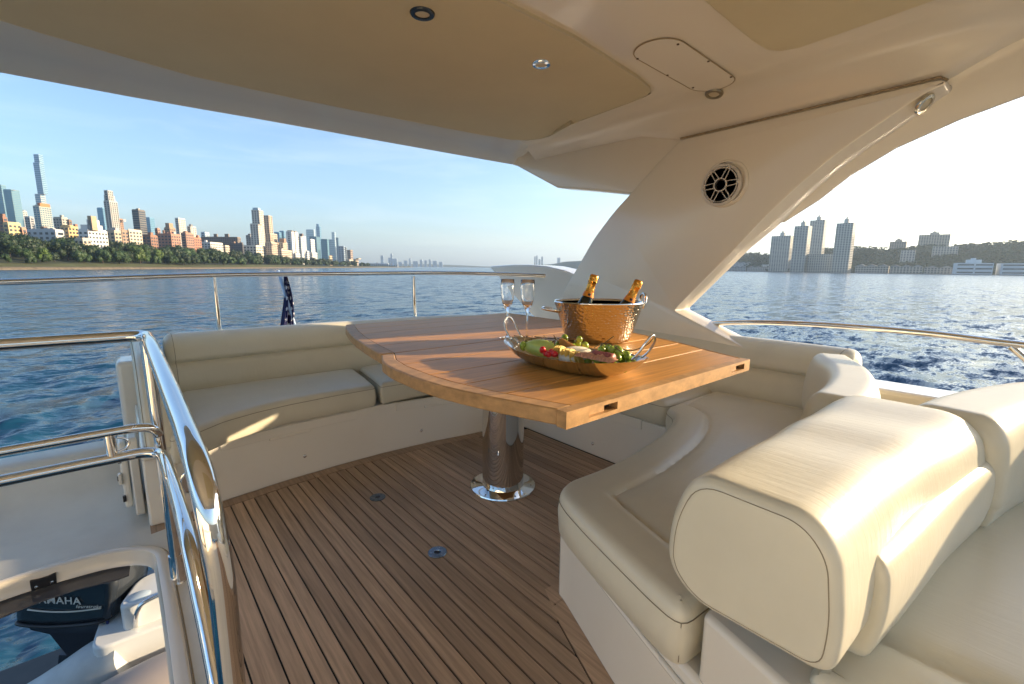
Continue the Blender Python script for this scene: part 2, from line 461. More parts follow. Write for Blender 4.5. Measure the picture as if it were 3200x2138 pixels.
# end bolster (arm) at the stair side: an upright padded block
arm = [(2.66, .33), (2.02, .33), (1.985, .40), (2.02, .49), (2.10, .575), (2.22, .635), (2.36, .655), (2.72, .655), (2.78, .60), (2.78, .33)]
A = MB(); arml = resample(smooth_loop(arm, 4), .03)
prof = [(.030, .012), (.010, .018), (0, .03), (0, .085), (.008, .103), (.022, .113), (.05, .116)]
I = insets(arml, [p[0] for p in prof])
A.rings([[(p[1], q[0], q[1]) for q in ring] for ring, p in zip(I, prof)])
o = part(A, 'arm_bolster', LEATHER, aft)
for j in (1, 4):
    c = I[j]; MB().tube([(prof[j][1] + (.0005 if j == 4 else -.0005), q[0], q[1]) for q in c], .0012, 5, closed=True).build('seam', SEAM, o, True)
part(MB().prism(round_poly([(2.12, .0), (2.78, .0), (2.78, .335), (2.03, .335), (2.03, .30), (2.12, .27)], .015), .10, axis=0, base=.0), 'end_panel', GEL, aft, bevel=.008)

# ---- side (starboard) bench
side = empty('side_bench', (2.1, 1.7, 0), label='cream bench along the boat side beneath the speaker pillar', cat='bench')
part(MB().prism([(1.86, .90), (1.86, 2.04), (1.9, 2.9), (2.55, 2.9), (2.55, .90)], .275), 'base', GEL, side, bevel=.008)
for a, b in ((1.19, 1.86),):
    part(MB().prism([(1.8555, a), (1.8555, b), (1.87, b), (1.87, a)], .05, base=.228), 'locker_lid', GEL, side, bevel=.002)
M = Matrix.Translation((1.86, 1.484, .066)) @ Matrix.Rotation(math.radians(-90), 4, 'Y')
part(MB().lathe([(.0001, 0), (.009, 0), (.009, .004), (.005, .008), (.0001, .009)], n=16, M=M), 'stud', CHROME, side)
L = round_poly([(1.835, 1.06), (1.99, 1.035), (2.26, 1.035), (2.26, 2.64), (1.87, 2.64), (1.84, 2.05)], [.03, .02, .02, .03, .03, .03], 4)
o = part(cushion(L, .282, .40, r=.028, crown=.012), 'seat_cushion', LEATHER, side)
seam_loop(L, .376, -.0005).build('seam', SEAM, o)
m = sweep(BACKP, [(2.215, 2.05), (2.215, 1.7), (2.225, 1.3), (2.238, 1.0), (2.25, .78), (2.245, .60), (2.235, .535)], -1, cap=.04)
o = part(m, 'back_cushion', LEATHER, side)
seam_from_ring(m, len(m.R) - 8, 'seam', o, lambda p: p[2] > .39)

# ---- return bench (nearest) with its thick double-sided backrest
ret = empty('return_bench', (1.4, .5, 0), label='nearest cream bench whose curved white base meets the planked floor', cat='bench')
ys = np.linspace(.83, -1.2, 40)
foot = [(footX(y), y) for y in ys]
part(MB().prism(round_poly([(footX(.85) + .0, .862)], 0) + foot + [(2.4, -1.2), (2.4, .93), (1.9, .93), (1.5, .87)], .262), 'base', GEL, ret, bevel=.012)
# toe-rail moulding round the top of the plinth and the raised plinth under the backrest
mould = [(footX(y) - .004, y) for y in np.linspace(.82, -.9, 30)]
part(MB().tube([(x, y, .225) for x, y in mould], .0065, 8), 'moulding', GEL, ret)
step = round_poly([(footX(.322) + .004, .322), (footX(.0) + .004, .0), (footX(-.5) + .0, -.5), (2.4, -.5), (2.4, .322)], [.012, .0, 0, 0, 0], 4)
part(MB().prism(step, .143, base=.255), 'raised_base', GEL, ret, bevel=.012, seg=3)
RS = [(.705, .345), (.718, .41), (.765, .556), (.80, .66), (.835, .75), (.868, .808), (.93, .832), (1.05, .822), (1.20, .824), (1.456, .858), (1.62, .905), (1.74, .96), (1.79, 1.03), (1.93, 1.032), (2.24, 1.025), (2.26, .70), (2.24, .42), (1.6, .31), (1.1, .315)]
RSL = resample(round_poly(RS, [.034, .03, .05, .05, .05, .03, .04, .1, .1, .1, .1, .06, .03, .03, .03, .03, .05, .1, .1], 4), .022)
P_ = np.array(RSL if area2(RSL) > 0 else RSL[::-1]); T_ = np.roll(P_, -1, 0) - np.roll(P_, 1, 0); T_ /= np.linalg.norm(T_, axis=1)[:, None]
W_ = np.array([1. if (-t[1] > .5 or t[0] < -.55) and p[1] > .36 and not (p[0] > 1.76 and p[1] > 1.0) else 0. for p, t in zip(P_, T_)])
E_ = P_[W_ > .5]
def ret_top(dd, i, x, y):
    e = float(np.min(np.hypot(E_[:, 0] - x, E_[:, 1] - y))) - .012
    if e > .2 : return -.0055
    c = .125
    return float(np.interp(e, [0, .06, .100, c - .010, c - .003, c, c + .003, c + .010, c + .05], [0, .001, -.0015, -.007, -.0135, -.015, -.0135, -.010, -.0055]))
m = cushion(RSL, .270, .40, r=.032, crown=.003, grid=.0075, top=ret_top)
o = part(m, 'seat_cushion', LEATHER, ret)
seam_loop(RSL, .366, -.0012, r=.0011).build('seam', SEAM, o)
crease = [(.823, .345), (.846, .44), (.885, .55), (.94, .672), (.962, .700), (.99, .706), (1.06, .700), (1.2, .70), (1.32, .713), (1.47, .738), (1.66, .79), (1.82, .85), (1.93, .88)]
# vertical corner seam
MB().tube([(.7143, .3520, z) for z in np.linspace(.285, .366, 8)], .0011, 5).build('seam', SEAM, o)
# big roll
ROLL_P = [(-.092, .682), (.078, .681), (.116, .640), (.129, .540), (.124, .464), (-.078, .458), (-.130, .50), (-.128, .590)]
RP = resample(round_poly(ROLL_P, [.045, .045, .05, .06, .028, .05, .05, .07], 6), .012)
RP = [tuple(p) for p in RP]
def rollz(x, y): return .0022 * math.sin(x * 23 + y * 5) * max(0, min(1, (x - .7) * 3))
rp = [(.680, .239), (.86, .234), (1.02, .226), (1.2, .212), (1.425, .193)]
m = sweep(RP, rp, 1, cap=.020, scale=[.99, 1.03, 1.07, 1.17, 1.29], zfun=rollz, k=8)
o = part(m, 'back_roll', LEATHER, ret)
R2 = m.R[1]; c2 = np.mean(np.array(R2), 0)
MB().tube([tuple(np.array(p) + (np.array(p) - c2) * .002) for p in R2], .0008, 5, closed=True).build('stitching', SEAM, o)
m = sweep([(s * .68, .665 - (.683 - z) * 1.27) for s, z in RP], [(1.47, .335), (1.62, .345), (1.8, .375), (1.98, .43), (2.10, .49), (2.19, .535)], 1, cap=.035)
o = part(m, 'corner_roll', LEATHER, ret)
m = sweep([(s * .82 , z) for s, z in RP], [(1.47, .10), (1.62, .075), (1.82, .02), (2.03, -.07), (2.17, -.25), (2.22, -.6), (2.24, -1.2)], 1, cap=.035)  # forward run is out of view, extended to shade the lounge seat
o = part(m, 'outboard_roll', LEATHER, ret)

# ---- forward lounge facing the other way
lounge = empty('forward_lounge', (1.5, -.6, 0), label='cream sunpad in the near corner, facing away behind the thick backrest', cat='lounge seat')
LOW = smooth_loop([(-.02, .415), (.018, .418), (.034, .47), (.038, .53), (.030, .575), (.0, .592), (-.03, .58), (-.035, .5)], 4)
for pth in ([(.81, .126), (.95, .110), (1.2, .086), (1.42, .054)], [(1.455, .040), (1.70, -.012), (1.95, -.10), (2.08, -.25), (2.13, -.6), (2.14, -1.2)]):
    m = sweep(LOW, pth, 1, cap=.012)
    part(m, 'lower_back', LEATHER, lounge)
L = round_poly([(.715, .155), (.74, .158), (1.1, .14), (1.43, .10), (1.7, .03), (2.2, -.12), (2.3, -1.3), (.66, -1.3)], [.045, .02, .1, .1, .1, .1, .05, .05], 4)
Lr = resample(L, .03)
def lounge_top(dd, i, x, y):
    e = x - (.725 + (.155 - y) * -.045) if y < .155 else .5
    return float(np.interp(e, [0, .11, .138, .148, .152, .156, .170, .20], [0, 0, -.003, -.011, -.013, -.011, -.001, .003])) if y < .13 else 0.
m = cushion(Lr, .29, .420, r=.03, crown=.008, grid=.014, top=lounge_top); o = part(m, 'seat_cushion', LEATHER, lounge)
seam_loop(Lr, .392, -.001, r=.0012).build('seam', SEAM, o)

# ================================================================== TABLE
table = empty('dining_table', (1.25, 1.52, 0), label='folding varnished teak table on one fat polished steel pedestal', cat='table')
TZ, TT = .71, .030
def leftX(y): return float(np.interp(y, [.62, .64, .70, .78, .86, .947, 1.05, 1.2, 1.3, 1.41, 1.6, 1.8, 2.0, 2.15, 2.26], [.668, .66, .640, .615, .595, .578, .570, .574, .592, .640, .668, .705, .755, .80, .845]))
def rightX(y): return float(np.interp(y, [.62, .768, .907, 1.05, 1.197, 1.763, 2.22, 2.26], [1.545, 1.606, 1.673, 1.725, 1.77, 1.865, 1.885, 1.885]))
ys_seam = [.655, .788, .918, 1.06, 1.225, 1.408, 1.575, 1.74, 1.905, 2.07, 2.225]
for i in range(len(ys_seam) - 1):
    a, b = ys_seam[i] + (.0013 if i != 5 else .005), ys_seam[i + 1] - .0013
    if i == 0: a = .628
    if i == len(ys_seam) - 2: b = 2.245
    yy = np.linspace(a, b, 6)
    loop = [(leftX(y) + .048, y) for y in yy] + [(rightX(y) - .014, y) for y in yy[::-1]]
    part(MB().prism(loop, TT, base=TZ - TT), 'plank', TABLE, table, False, bevel=.0012)
def edge_board(y1, y2, fx, w0, w1, name='edge_board'):
    yy = np.linspace(y1, y2, 26)
    loop = [(fx(y) + w0, y) for y in yy] + [(fx(y) + w1, y) for y in yy[::-1]]
    return part(MB().prism(loop, TT + .006, base=TZ - TT - .005), name, TABLE_EDGE, table, False, bevel=.004)
edge_board(.628, 1.400, leftX, 0, .0465); edge_board(1.414, 2.245, leftX, 0, .0465)
edge_board(.628, 2.245, rightX, -.0125, 0)
# near edge lipping with two finger slots
lip = MB()
def lip_seg(a, b, z0, z1): lip.box((a, .600, z0), (b, .6275, z1))
zb, zt = TZ - TT - .006, TZ + .0008
xa, xb = .664, 1.545
cuts = [(.735, .835), (1.415, 1.505)]
lip_seg(xa, cuts[0][0], zb, zt); lip_seg(cuts[0][1], cuts[1][0], zb, zt); lip_seg(cuts[1][1], xb, zb, zt)
for a, b in cuts:
    lip_seg(a, b, zb, zb + .010); lip_seg(a, b, zt - .009, zt)
    lip.box((a, .611, zb + .010), (b - .035, .6275, zt - .009))
lipo = part(lip, 'lipping', TABLE_EDGE, table, False)
for a, b in cuts: part(MB().box((a - .01, .6225, zb + .012), (b + .004, .629, zt - .010)), 'slot_back', mat('dark slot', (.03, .022, .016), .7), table, False)
part(MB().prism([(.72, .70), (1.60, .70), (1.72, 2.18), (.86, 2.18), (.70, 1.4)], .012, base=TZ - TT - .017), 'underframe', TABLE_EDGE, table, False, bevel=.003)
part(MB().lathe([(.094, .01), (.094, .655), (.0938, .672), (.02, .672)], c=(1.26, 1.52, 0), n=64), 'pedestal', mat('mirror steel', (.66, .64, .61), .03, 1.), table)
part(MB().lathe([(.150, .001), (.151, .004), (.149, .009), (.1, .011), (.0941, .013), (.0941, .0005)], c=(1.26, 1.52, .0015), n=64), 'base_flange', CHROME, table, ang=40)
for a in range(15, 375, 60):
    part(MB().lathe([(.0001, .0), (.0045, .0), (.0045, .0025), (.0001, .004)], c=(1.26 + .13 * math.cos(math.radians(a)), 1.52 + .13 * math.sin(math.radians(a)), .0105), n=10), 'screw', STEEL, table)
part(MB().lathe([(.12, .66), (.12, .668), (.02, .668)], c=(1.26, 1.52, 0), n=40), 'top_plate', STEEL, table)

# ================================================================== COAMING, PILLAR, HARDTOP
coam = empty('coaming', (2.4, 2.2, 0), kind='structure', label='white moulded bulwark behind the side bench and aft corner')
fair = [(1.2, .2), (1.0, .60), (1.0, .62), (1.25, .70), (1.9, .86), (2.02, .955), (2.06, .958), (2.16, .985), (2.334, 1.012), (2.5, 1.02), (2.683, 1.020), (2.962, 1.008), (2.985, .998), (2.906, .955), (2.697, .80), (2.51, .676), (2.2, .52), (2.0, .2)]
part(MB().prism(fair, .20, axis=0, base=2.315), 'side_wall', GEL, coam, bevel=.02, seg=3)
# aft return of the bulwark under the rail
part(MB().prism([(-.05, 2.80), (1.75, 2.80), (2.1, 2.62), (2.312, 2.4), (2.312, 3.0), (1.9, 3.0), (-.05, 3.0)], .44, base=.1), 'aft_wall', GEL, coam, bevel=.02, seg=3)
part(MB().prism([(-2.2, .2), (-2.2, .88), (-.6, .86), (-.38, .80), (-.24, .58), (-.08, .50), (.90, .50), (1.4, .56), (1.4, .2)], .22, axis=0, base=2.44), 'side_wall_forward', GEL, coam, bevel=.02, seg=3)  # forward end, out of view, is raised to keep sun off the lounge seat

# the port side, unseen and added to bounce warm sunlight under the hardtop: bulwark, its seat top and the forward coaming
part(MB().prism([(-3.2, -.6), (-3.2, .74), (-1.0, .74), (.3, .70), (1.0, .55), (1.25, .1), (1.25, -.6)], .22, axis=0, base=-1.75), 'unseen_port_wall', GEL, coam, bevel=.03, seg=3)
part(MB().prism([(-3.2, -.1), (-3.2, .42), (.2, .42), (.35, .30), (.35, -.1)], .40, axis=0, base=-1.53), 'unseen_port_locker', GEL, coam, bevel=.03, seg=3)
part(MB().prism([(-1.75, -3.3), (2.6, -3.3), (2.6, -3.1), (-1.75, -3.1)], .9, base=-.05), 'unseen_forward_wall', GEL, coam, bevel=.03, seg=3)

pil = empty('arch_pillar', (2.35, 1.5, 0), label='raked cream pillar holding up the hardtop beside the table', cat='pillar')
pl = [(1.306, .777), (1.155, .938), (1.007, 1.097), (.897, 1.225), (.756, 1.365), (.626, 1.475), (.472, 1.576), (.374, 1.636), (.325, 1.650), (.318, 1.662), (.34, 1.676), (.7, 1.672), (1.325, 1.663), (1.42, 1.60), (1.635, 1.42), (1.743, 1.33), (1.882, 1.185), (2.033, .975), (2.12, .86), (2.2, .5), (.9, .5), (.9, .62), (1.059, .681)]
pl = round_poly(pl, [.02, .05, .05, .05, .05, .05, .05, .03, .01, .01, .01, .01, .02, .02, .05, .05, .05, .03, .05, 0, 0, .02, .05], 3)
plv = np.array(pl); cl = []
for y, z in pl:
    k = max(0., min(1., (1.0 - y) / .10)) * max(0., min(1., (y - .30) / .10)) if z > .9 else 0.
    cl.append((y - .018 * k, z - .014 * k))
R_p = [[(2.292, *p) for p in insets(pl, [.008])[0][::1]], [(2.2855, *p) for p in insets(pl, [.012])[0]]]
pp = pl if area2(pl) > 0 else pl[::-1]; cc = cl if area2(pl) > 0 else cl[::-1]
part(MB().rings([[(2.285, *p) for p in insets(pp, [.010])[0]], [(2.288, *p) for p in insets(pp, [.003])[0]], [(2.296, *p) for p in pp], [(2.345, *p) for p in cc], [(2.352, *p) for p in insets(cc, [-.003])[0]], [(2.44, *p) for p in cc], [(2.445, *p) for p in insets(cc, [.006])[0]]]), 'shell', CEIL, pil, ang=28)
part(MB().tube([(2.287, 1.333, 1.668), (2.285, .9, 1.6725), (2.285, .34, 1.681), (2.287, .318, 1.665)], .0045, 8), 'sealant', mat('old sealant', (.33, .25, .15), .8, noise=(60, .6)), pil)
guss = [(2.712, 1.758), (2.657, 1.740), (2.24, 1.535), (2.055, 1.503), (1.60, 1.42), (1.25, 1.66), (1.3, 1.9), (2.55, 1.95), (2.70, 1.95)]
part(MB().prism(guss, .14, axis=0, base=2.312), 'gusset', CEIL, pil, bevel=.012, seg=3)

top = empty('hardtop', (1, 1, 1.8), label='cream hardtop roof over the dining area with two tan panels', cat='roof')
# ceiling skin: stations along y, from the far side over to the edge above the pillar
ST = [(-2.2, 1.79), (-.6, 1.79), (.1, 1.79), (.2, 1.755), (.34, 1.683), (.7, 1.676), (1.335, 1.670), (1.45, 1.70), (1.59, 1.737), (2.0, 1.745), (2.45, 1.752)]
RR = []
for y, ze in ST:
    RR.append([(x, y, z) for x, z in ((-2.2, 1.812), (-1, 1.812), (0, 1.812), (1, 1.812), (1.8, 1.812), (2.05, 1.812), (2.18, 1.811), (2.235, 1.812 - (1.812 - ze) * .25), (2.275, 1.812 - (1.812 - ze) * .7), (2.295, ze), (2.34, ze - .01), (2.34, 2.0))])
part(MB().rings(RR, cap=False, loop=False), 'ceiling_skin', CEIL, top, ang=60)
# aft fascia, lip, outer faces
fasA = [(-2.2, 2.30), (-1.2, 2.36), (-.5, 2.375), (-.2, 2.42), (.33, 2.50), (.7, 2.49), (1.0, 2.46), (1.4, 2.415), (1.76, 2.365), (2.0, 2.32), (2.2, 2.40), (2.34, 2.60)]
fasB = [(-2.2, 2.86), (-1.2, 2.87), (-.6, 2.868), (-.28, 2.863), (.117, 2.855), (.4, 2.835), (.633, 2.814), (1.0, 2.793), (1.328, 2.774), (1.75, 2.748), (2.1, 2.725), (2.36, 2.705)]
sc = (1.806 - 1) / .8
prof = []
for (xa, ya), (xb, yb) in zip(fasA, fasB):
    prof.append([(xa * sc, (ya - .02) * sc - .0, 1.813), (xa * sc, ya * sc, 1.806), (xa + (xb - xa) * .5, ya * sc + (yb - ya * sc) * .5, 1.792), (xb, yb - .012, 1.764), (xb, yb, 1.758), (xb, yb + .012, 1.764), (xb, yb + .02, 1.80), (xb, yb - .02, 1.92), (xb, yb - .3, 1.98)])
part(MB().rings(prof, cap=False, loop=False), 'aft_fascia', mat('fascia gelcoat', (.72, .70, .64), .14, bump=(4, .12, 3, .02), coat=.5), top, ang=50)
part(MB().tube([(x, y + .017, 1.770) for x, y in fasB], .004, 8), 'edge_trim', mat('worn trim', (.55, .47, .33), .5), top)
part(MB().box((-2.2, -2.2, 1.99), (2.4, 2.55, 2.05)).box((-2.22, -2.2, 1.75), (-2.2, 2.9, 2.05)), 'roof_skin', GEL, top)
# side wing above the opening
lowr = [(.935, 1.236), (.90, 1.226), (.857, 1.226), (.72, 1.315), (.614, 1.405), (.469, 1.492), (.29, 1.561), (.135, 1.604), (-.2, 1.655), (-.7, 1.69), (-2.2, 1.71)]
upr = [(.945, 1.262), (.90, 1.305), (.84, 1.37), (.72, 1.47), (.60, 1.56), (.47, 1.64), (.33, 1.688), (.16, 1.79), (-.2, 1.80), (-.7, 1.80), (-2.2, 1.80)]
prof = []
for (ya, za), (yb, zb2) in zip(lowr, upr):
    prof.append([(2.335, yb, zb2), (2.40, (ya + yb) / 2 , (za + zb2) / 2 - .01), (2.445, ya, za + .006), (2.455, ya, za), (2.468, ya, za + .006), (2.52, yb, zb2 + .03), (2.5, yb, zb2 + .12), (2.34, yb, zb2 + .12)])
part(MB().rings(prof, cap=True), 'side_wing', CEIL, top, ang=60)
# ceiling panels
p1a = [(-2.0, 2.36), (-1.2, 2.40), (-.5, 2.395), (-.214, 2.388), (-.12, 2.418), (.327, 2.506), (.7, 2.49), (1.008, 2.463), (1.764, 2.369), (1.981, 2.322), (2.06, 2.27), (2.10, 2.18), (2.10, 2.10), (2.023, 1.86)]
crs = [(2.020, 1.835), (1.75, 1.765), (1.46, 1.714), (1.077, 1.662), (.595, 1.688), (.271, 1.80), (-.4, 1.9), (-2.0, 1.95)]
p1b = [(2.015, 1.78), (1.985, 1.47), (1.972, 1.36), (1.955, 1.305), (1.90, 1.275), (1.761, 1.245), (1.31, 1.196), (.953, 1.196), (.4, 1.22), (-.4, 1.25), (-2.0, 1.28)]
k1 = .777 / .8
pm = MB()
def relen(P, n):
    P = np.array(P, float); d = np.r_[0, np.cumsum(np.linalg.norm(np.diff(P, axis=0), axis=1))]; t = np.linspace(0, d[-1], n)
    return [tuple(np.interp(t, d, P[:, k]) for k in range(P.shape[1])) for _ in (0,)][0] if False else [tuple(float(np.interp(q, d, P[:, k])) for k in range(P.shape[1])) for q in t]
A3 = [(x * k1, y * k1, 1.777) for x, y in p1a]; C3 = [(x, y, 1.797) for x, y in crs]; B3 = [(x, y, 1.800) for x, y in p1b]
CX_ = np.array(C3[::-1])
def crs_at(x): return (x, float(np.interp(x, CX_[:, 0], CX_[:, 1])), 1.797)
A3.append(C3[0]); B3.insert(0, C3[0])
for edge, last in ((A3, None), (B3, None)):
    E = relen(edge, 90)
    C_ = [crs_at(min(p[0], 2.0205)) for p in E]
    mid = [tuple(.5 * (np.array(a_) + np.array(b_)) + (0, 0, .002)) for a_, b_ in zip(E, C_)]
    pm.rings([E, mid, C_], cap=False, loop=False)
bd = A3 + B3[1:]        # open border raised to the skin behind it
pm.add(bd + [(x, y, 1.83) for x, y, z in bd], [(i, i + 1, i + 1 + len(bd), i + len(bd)) for i in range(len(bd) - 1)])
o = part(pm, 'ceiling_panel', PANEL, top, True, ang=8)
p2 = [(1.417, .784), (1.70, .790), (1.82, .790), (1.90, .783), (1.95, .755), (1.972, .70), (1.965, .60), (1.939, .321), (1.86, -.6), (1.4, -.7), (.2, -.7), (.2, .76)]
part(MB().prism(p2, .014, base=1.801), 'ceiling_panel', PANEL, top, False, bevel=.003)
part(MB().tube([(x * k1, y * k1, 1.777) for x, y in p1a], .0025, 6).tube([(x, y, 1.80) for x, y in p1b], .0025, 6), 'panel_piping', mat('panel piping', (.62, .54, .38), .5), top)
# inspection hatch cover in the ceiling
def stadium(cx, cy, ax, ay, Lh, r, n=12):
    a = math.atan2(ay, ax); out = []
    for k in range(n + 1):
        t = -math.pi / 2 + math.pi * k / n; out.append((Lh + r * math.cos(t), r * math.sin(t)))
    for k in range(n + 1):
        t = math.pi / 2 + math.pi * k / n; out.append((-Lh + r * math.cos(t), r * math.sin(t)))
    return [(cx + p * math.cos(a) - q * math.sin(a), cy + p * math.sin(a) + q * math.cos(a)) for p, q in out]
HC = stadium(1.845, 1.066, 1, .03, .215, .092)
hc = empty('hatch_cover', (1.845, 1.066, 1.8), label='oval screwed access cover in the ceiling between the tan panels', cat='hatch cover')
part(MB().prism(HC, .01, base=1.8075), 'plate', CEIL, hc, False)
part(MB().tube([(x, y, 1.8085) for x, y in stadium(1.845, 1.066, 1, .03, .215, .0945)], .0022, 6, closed=True), 'gasket', mat('gasket', (.40, .31, .19), .8), hc)
for (x, y) in [(1.62, 1.15), (1.845, 1.155), (2.05, 1.15), (2.06, .985), (1.845, .978), (1.63, .985)]:
    part(MB().lathe([(.0001, 0), (.005, 0), (.005, .003), (.0001, .003)], c=(x, y, 1.805), n=10), 'screw', mat('rusty screw', (.10, .06, .035), .6), hc)

def downlight(x, y, z, r, m, label, M=None):
    t = empty('ceiling_light', (x, y, z), label=label, cat='ceiling light', group='small round lights recessed in the hardtop')
    if M is not None: t.rotation_euler = M
    MB().lathe([(r, .004), (r, 0), (r * .92, -.005), (r * .62, -.006), (r * .58, -.001), (r * .58, .004)], n=40).build('bezel', m, t, True, 40)
    MB().lathe([(.0001, .001), (r * .25, .0004), (r * .58, -.001), (r * .58, .003), (.0001, .003)], n=30).build('lens', mat('frosted lens', (.62, .52, .36), .35), t, True, 40)
downlight(.823, 1.412, 1.7995, .040, mat('dark bezel', (.05, .055, .06), .25, .7), 'dark rimmed round light in the large tan ceiling panel')
downlight(1.362, 1.421, 1.7995, .038, CHROME, 'bright chrome rimmed round light in the large tan ceiling panel')
downlight(2.172, 1.112, 1.799, .040, mat('tarnished bezel', (.36, .31, .22), .35, .8), 'dull brass rimmed round light beside the oval access cover', (0, math.radians(13), 0))
downlight(2.312, .376, 1.607, .037, mat('nickel bezel', (.62, .57, .46), .25, .9), 'nickel rimmed light at the top corner of the raked pillar', Vector((.22, .78, .59)).to_track_quat('Z', 'Y').to_euler())

# ================================================================== SPEAKER
SPM = Matrix(((0, 0, -1, 2.283), (-1, 0, 0, 1.092), (0, 1, 0, 1.405), (0, 0, 0, 1)))
sp = empty('speaker', (2.283, 1.092, 1.405), label='round white grilled loudspeaker set in the raked pillar', cat='speaker')
def spart(m, name, mt, **k):
    o = m.build(name, mt, sp, True, 40, **k); o.matrix_parent_inverse = Matrix.Translation((-2.283, -1.092, -1.405)); o.matrix_world = SPM
    o.matrix_basis = SPM
    return o
WHITEP = mat('white speaker plastic', (.66, .60, .52), .35)
T1 = Matrix.Translation((.012, .006, 0))
spart(MB().lathe([(.112, -.004), (.112, .003), (.104, .012), (.099, .012), (.099, -.004)], n=56, M=T1), 'spacer', CEIL)
spart(MB().lathe([(.099, .002), (.099, .016), (.096, .020), (.086, .021), (.083, .014), (.083, .002)], n=56), 'trim_ring', WHITEP)
spart(MB().lathe([(.0001, .004), (.028, .006), (.05, .003), (.068, .008), (.075, .010), (.083, .006), (.083, .002), (.0001, .002)], n=40), 'cone', mat('speaker cone', (.03, .03, .028), .45))
spart(MB().lathe([(.0001, .016), (.018, .015), (.024, .020), (.0275, .021), (.0275, .004)], n=32), 'tweeter', BLACK)
g = MB()
g.lathe([(.0275, .018), (.0275, .026), (.0325, .026), (.0325, .018)], n=36)
g.lathe([(.0765, .017), (.0765, .023), (.081, .023), (.081, .017)], n=48)
for k in range(6):
    a = math.radians(4 + 60 * k); ca, sa = math.cos(a), math.sin(a)
    wide = .013 if k % 3 == 0 else .0105
    for sg in (-1, 1):
        pts = []
        for rr, oo in ((.030, wide * .95), (.055, wide * .9), (.079, wide * .75), (.0875, wide * .55)):
            pts.append((rr * ca - sg * oo * sa, rr * sa + sg * oo * ca, .0235 if rr < .08 else .0225))
        g.tube(pts, .0023, 6)
    g.lathe([(.0001, .018), (.006, .018), (.006, .027), (.0035, .0275), (.0028, .025), (.0001, .025)], c=(.0875 * ca, .0875 * sa, 0), n=14)
spart(g, 'grille', WHITEP)
def text(name, body, size, M, mt, parent, ext=.0006, shear=0., bold=0.):
    c = bpy.data.curves.new(name, 'FONT'); c.body = body; c.size = size; c.align_x = 'CENTER'; c.align_y = 'CENTER'; c.extrude = ext; c.shear = shear; c.offset = bold; c.space_character = 1.08; c.resolution_u = 2
    t = bpy.data.objects.new(name, c); COL.objects.link(t)
    bpy.context.view_layer.update()
    me = bpy.data.meshes.new_from_object(t.evaluated_get(bpy.context.evaluated_depsgraph_get()))
    bpy.data.objects.remove(t); me.materials.append(mt)
    o = link(name, me, parent); o.matrix_world = M; return o
o = text('lettering', 'JL AUDIO', .0085, Matrix(), BLACK, sp); o.matrix_parent_inverse = Matrix.Translation((-2.283, -1.092, -1.405)); o.matrix_basis = SPM @ Matrix.Translation((-.004, -.0785, .0235))

# ================================================================== RAILS
hr = empty('stair_handrail', (.05, 1.6, 0), label='bent polished steel handrail guarding the stair opening', cat='handrail')
main = [(-1.3, 1.60, .80), (-.6, 1.645, .80), (-.24, 1.655, .80), (-.06, 1.65, .80), (.012, 1.645, .80), (.040, 1.625, .80), (.046, 1.58, .799), (.047, 1.40, .797), (.052, 1.10, .775), (.055, .90, .757), (.0555, .78, .748), (.056, .71, .738), (.0575, .664, .712), (.060, .645, .663), (.063, .645, .605), (.064, .652, .504), (.064, .652, .25), (.064, .652, -.02)]
part(MB().tube(main, .0158, 24, smooth=6), 'top_tube', CHROME, hr)
up = [(-1.3, 1.60, .537), (-.3, 1.64, .535), (-.06, 1.64, .537), (.005, 1.642, .535), (.035, 1.648, .522), (.046, 1.66, .50)]
part(MB().tube(up, .0125, 20, smooth=6), 'mid_tube', CHROME, hr)
lo = [(-1.3, 1.60, .462), (-.3, 1.64, .460), (-.06, 1.64, .461), (.005, 1.64, .460), (.038, 1.625, .455), (.046, 1.585, .458), (.049, 1.50, .466), (.053, 1.25, .474), (.054, 1.07, .476), (.0545, .985, .463), (.057, .92, .410), (.060, .86, .35), (.062, .78, .27), (.063, .70, .10), (.063, .69, -.02)]
part(MB().tube(lo, .0150, 20, smooth=6), 'mid_tube', CHROME, hr)
part(MB().tube([(.043, 1.668, .785), (.0475, 1.672, .45), (.0525, 1.685, .0)], .0150, 20), 'post', CHROME, hr)
part(MB().lathe([(.016, .095), (.0195, .093), (.0205, .01), (.024, .001), (.016, .001)], c=(.0528, 1.687, 0), n=28), 'post_foot', CHROME, hr)
part(MB().tube([(-.062, 1.64, .53), (-.060, 1.64, .466)], .0125, 16), 'bridge', CHROME, hr)
part(MB().tube([(-.047, 1.64, .520), (-.03, 1.64, .512), (-.022, 1.64, .498), (-.03, 1.64, .484), (-.047, 1.64, .478)], .0035, 8, smooth=5), 'eye', CHROME, hr)

ar = empty('aft_rail', (.9, 2.85, .5), label='long slim steel rail across the stern above the aft bench', cat='rail')
part(MB().tube([(-1.6, 2.74, .895), (-.9, 2.82, .905), (-.376, 2.85, .919), (.371, 2.85, .945), (1.0, 2.85, .952), (1.557, 2.85, .957), (1.95, 2.74, .955), (2.2, 2.50, .949), (2.325, 2.34, .944)], .0140, 18, smooth=6), 'tube', CHROME, ar)
for x in (.382, 1.548):
    part(MB().tube([(x, 2.85, .935), (x + .004, 2.85, .52)], .0125, 16), 'post', CHROME, ar)
    part(MB().lathe([(.013, .0), (.02, .0), (.017, .012), (.013, .016)], c=(x + .003, 2.85, .543), n=20), 'post_foot', CHROME, ar)
sr = empty('side_rail', (2.42, .4, .6), label='steel rail running forward from the pillar along the boat side', cat='rail')
part(MB().tube([(2.43, 1.19, .700), (2.42, 1.12, .716), (2.42, .9, .742), (2.42, .605, .757), (2.42, .28, .757), (2.42, .024, .745), (2.42, -.6, .73), (2.40, -1.2, .72)], .0135, 18, smooth=6), 'tube', CHROME, sr)
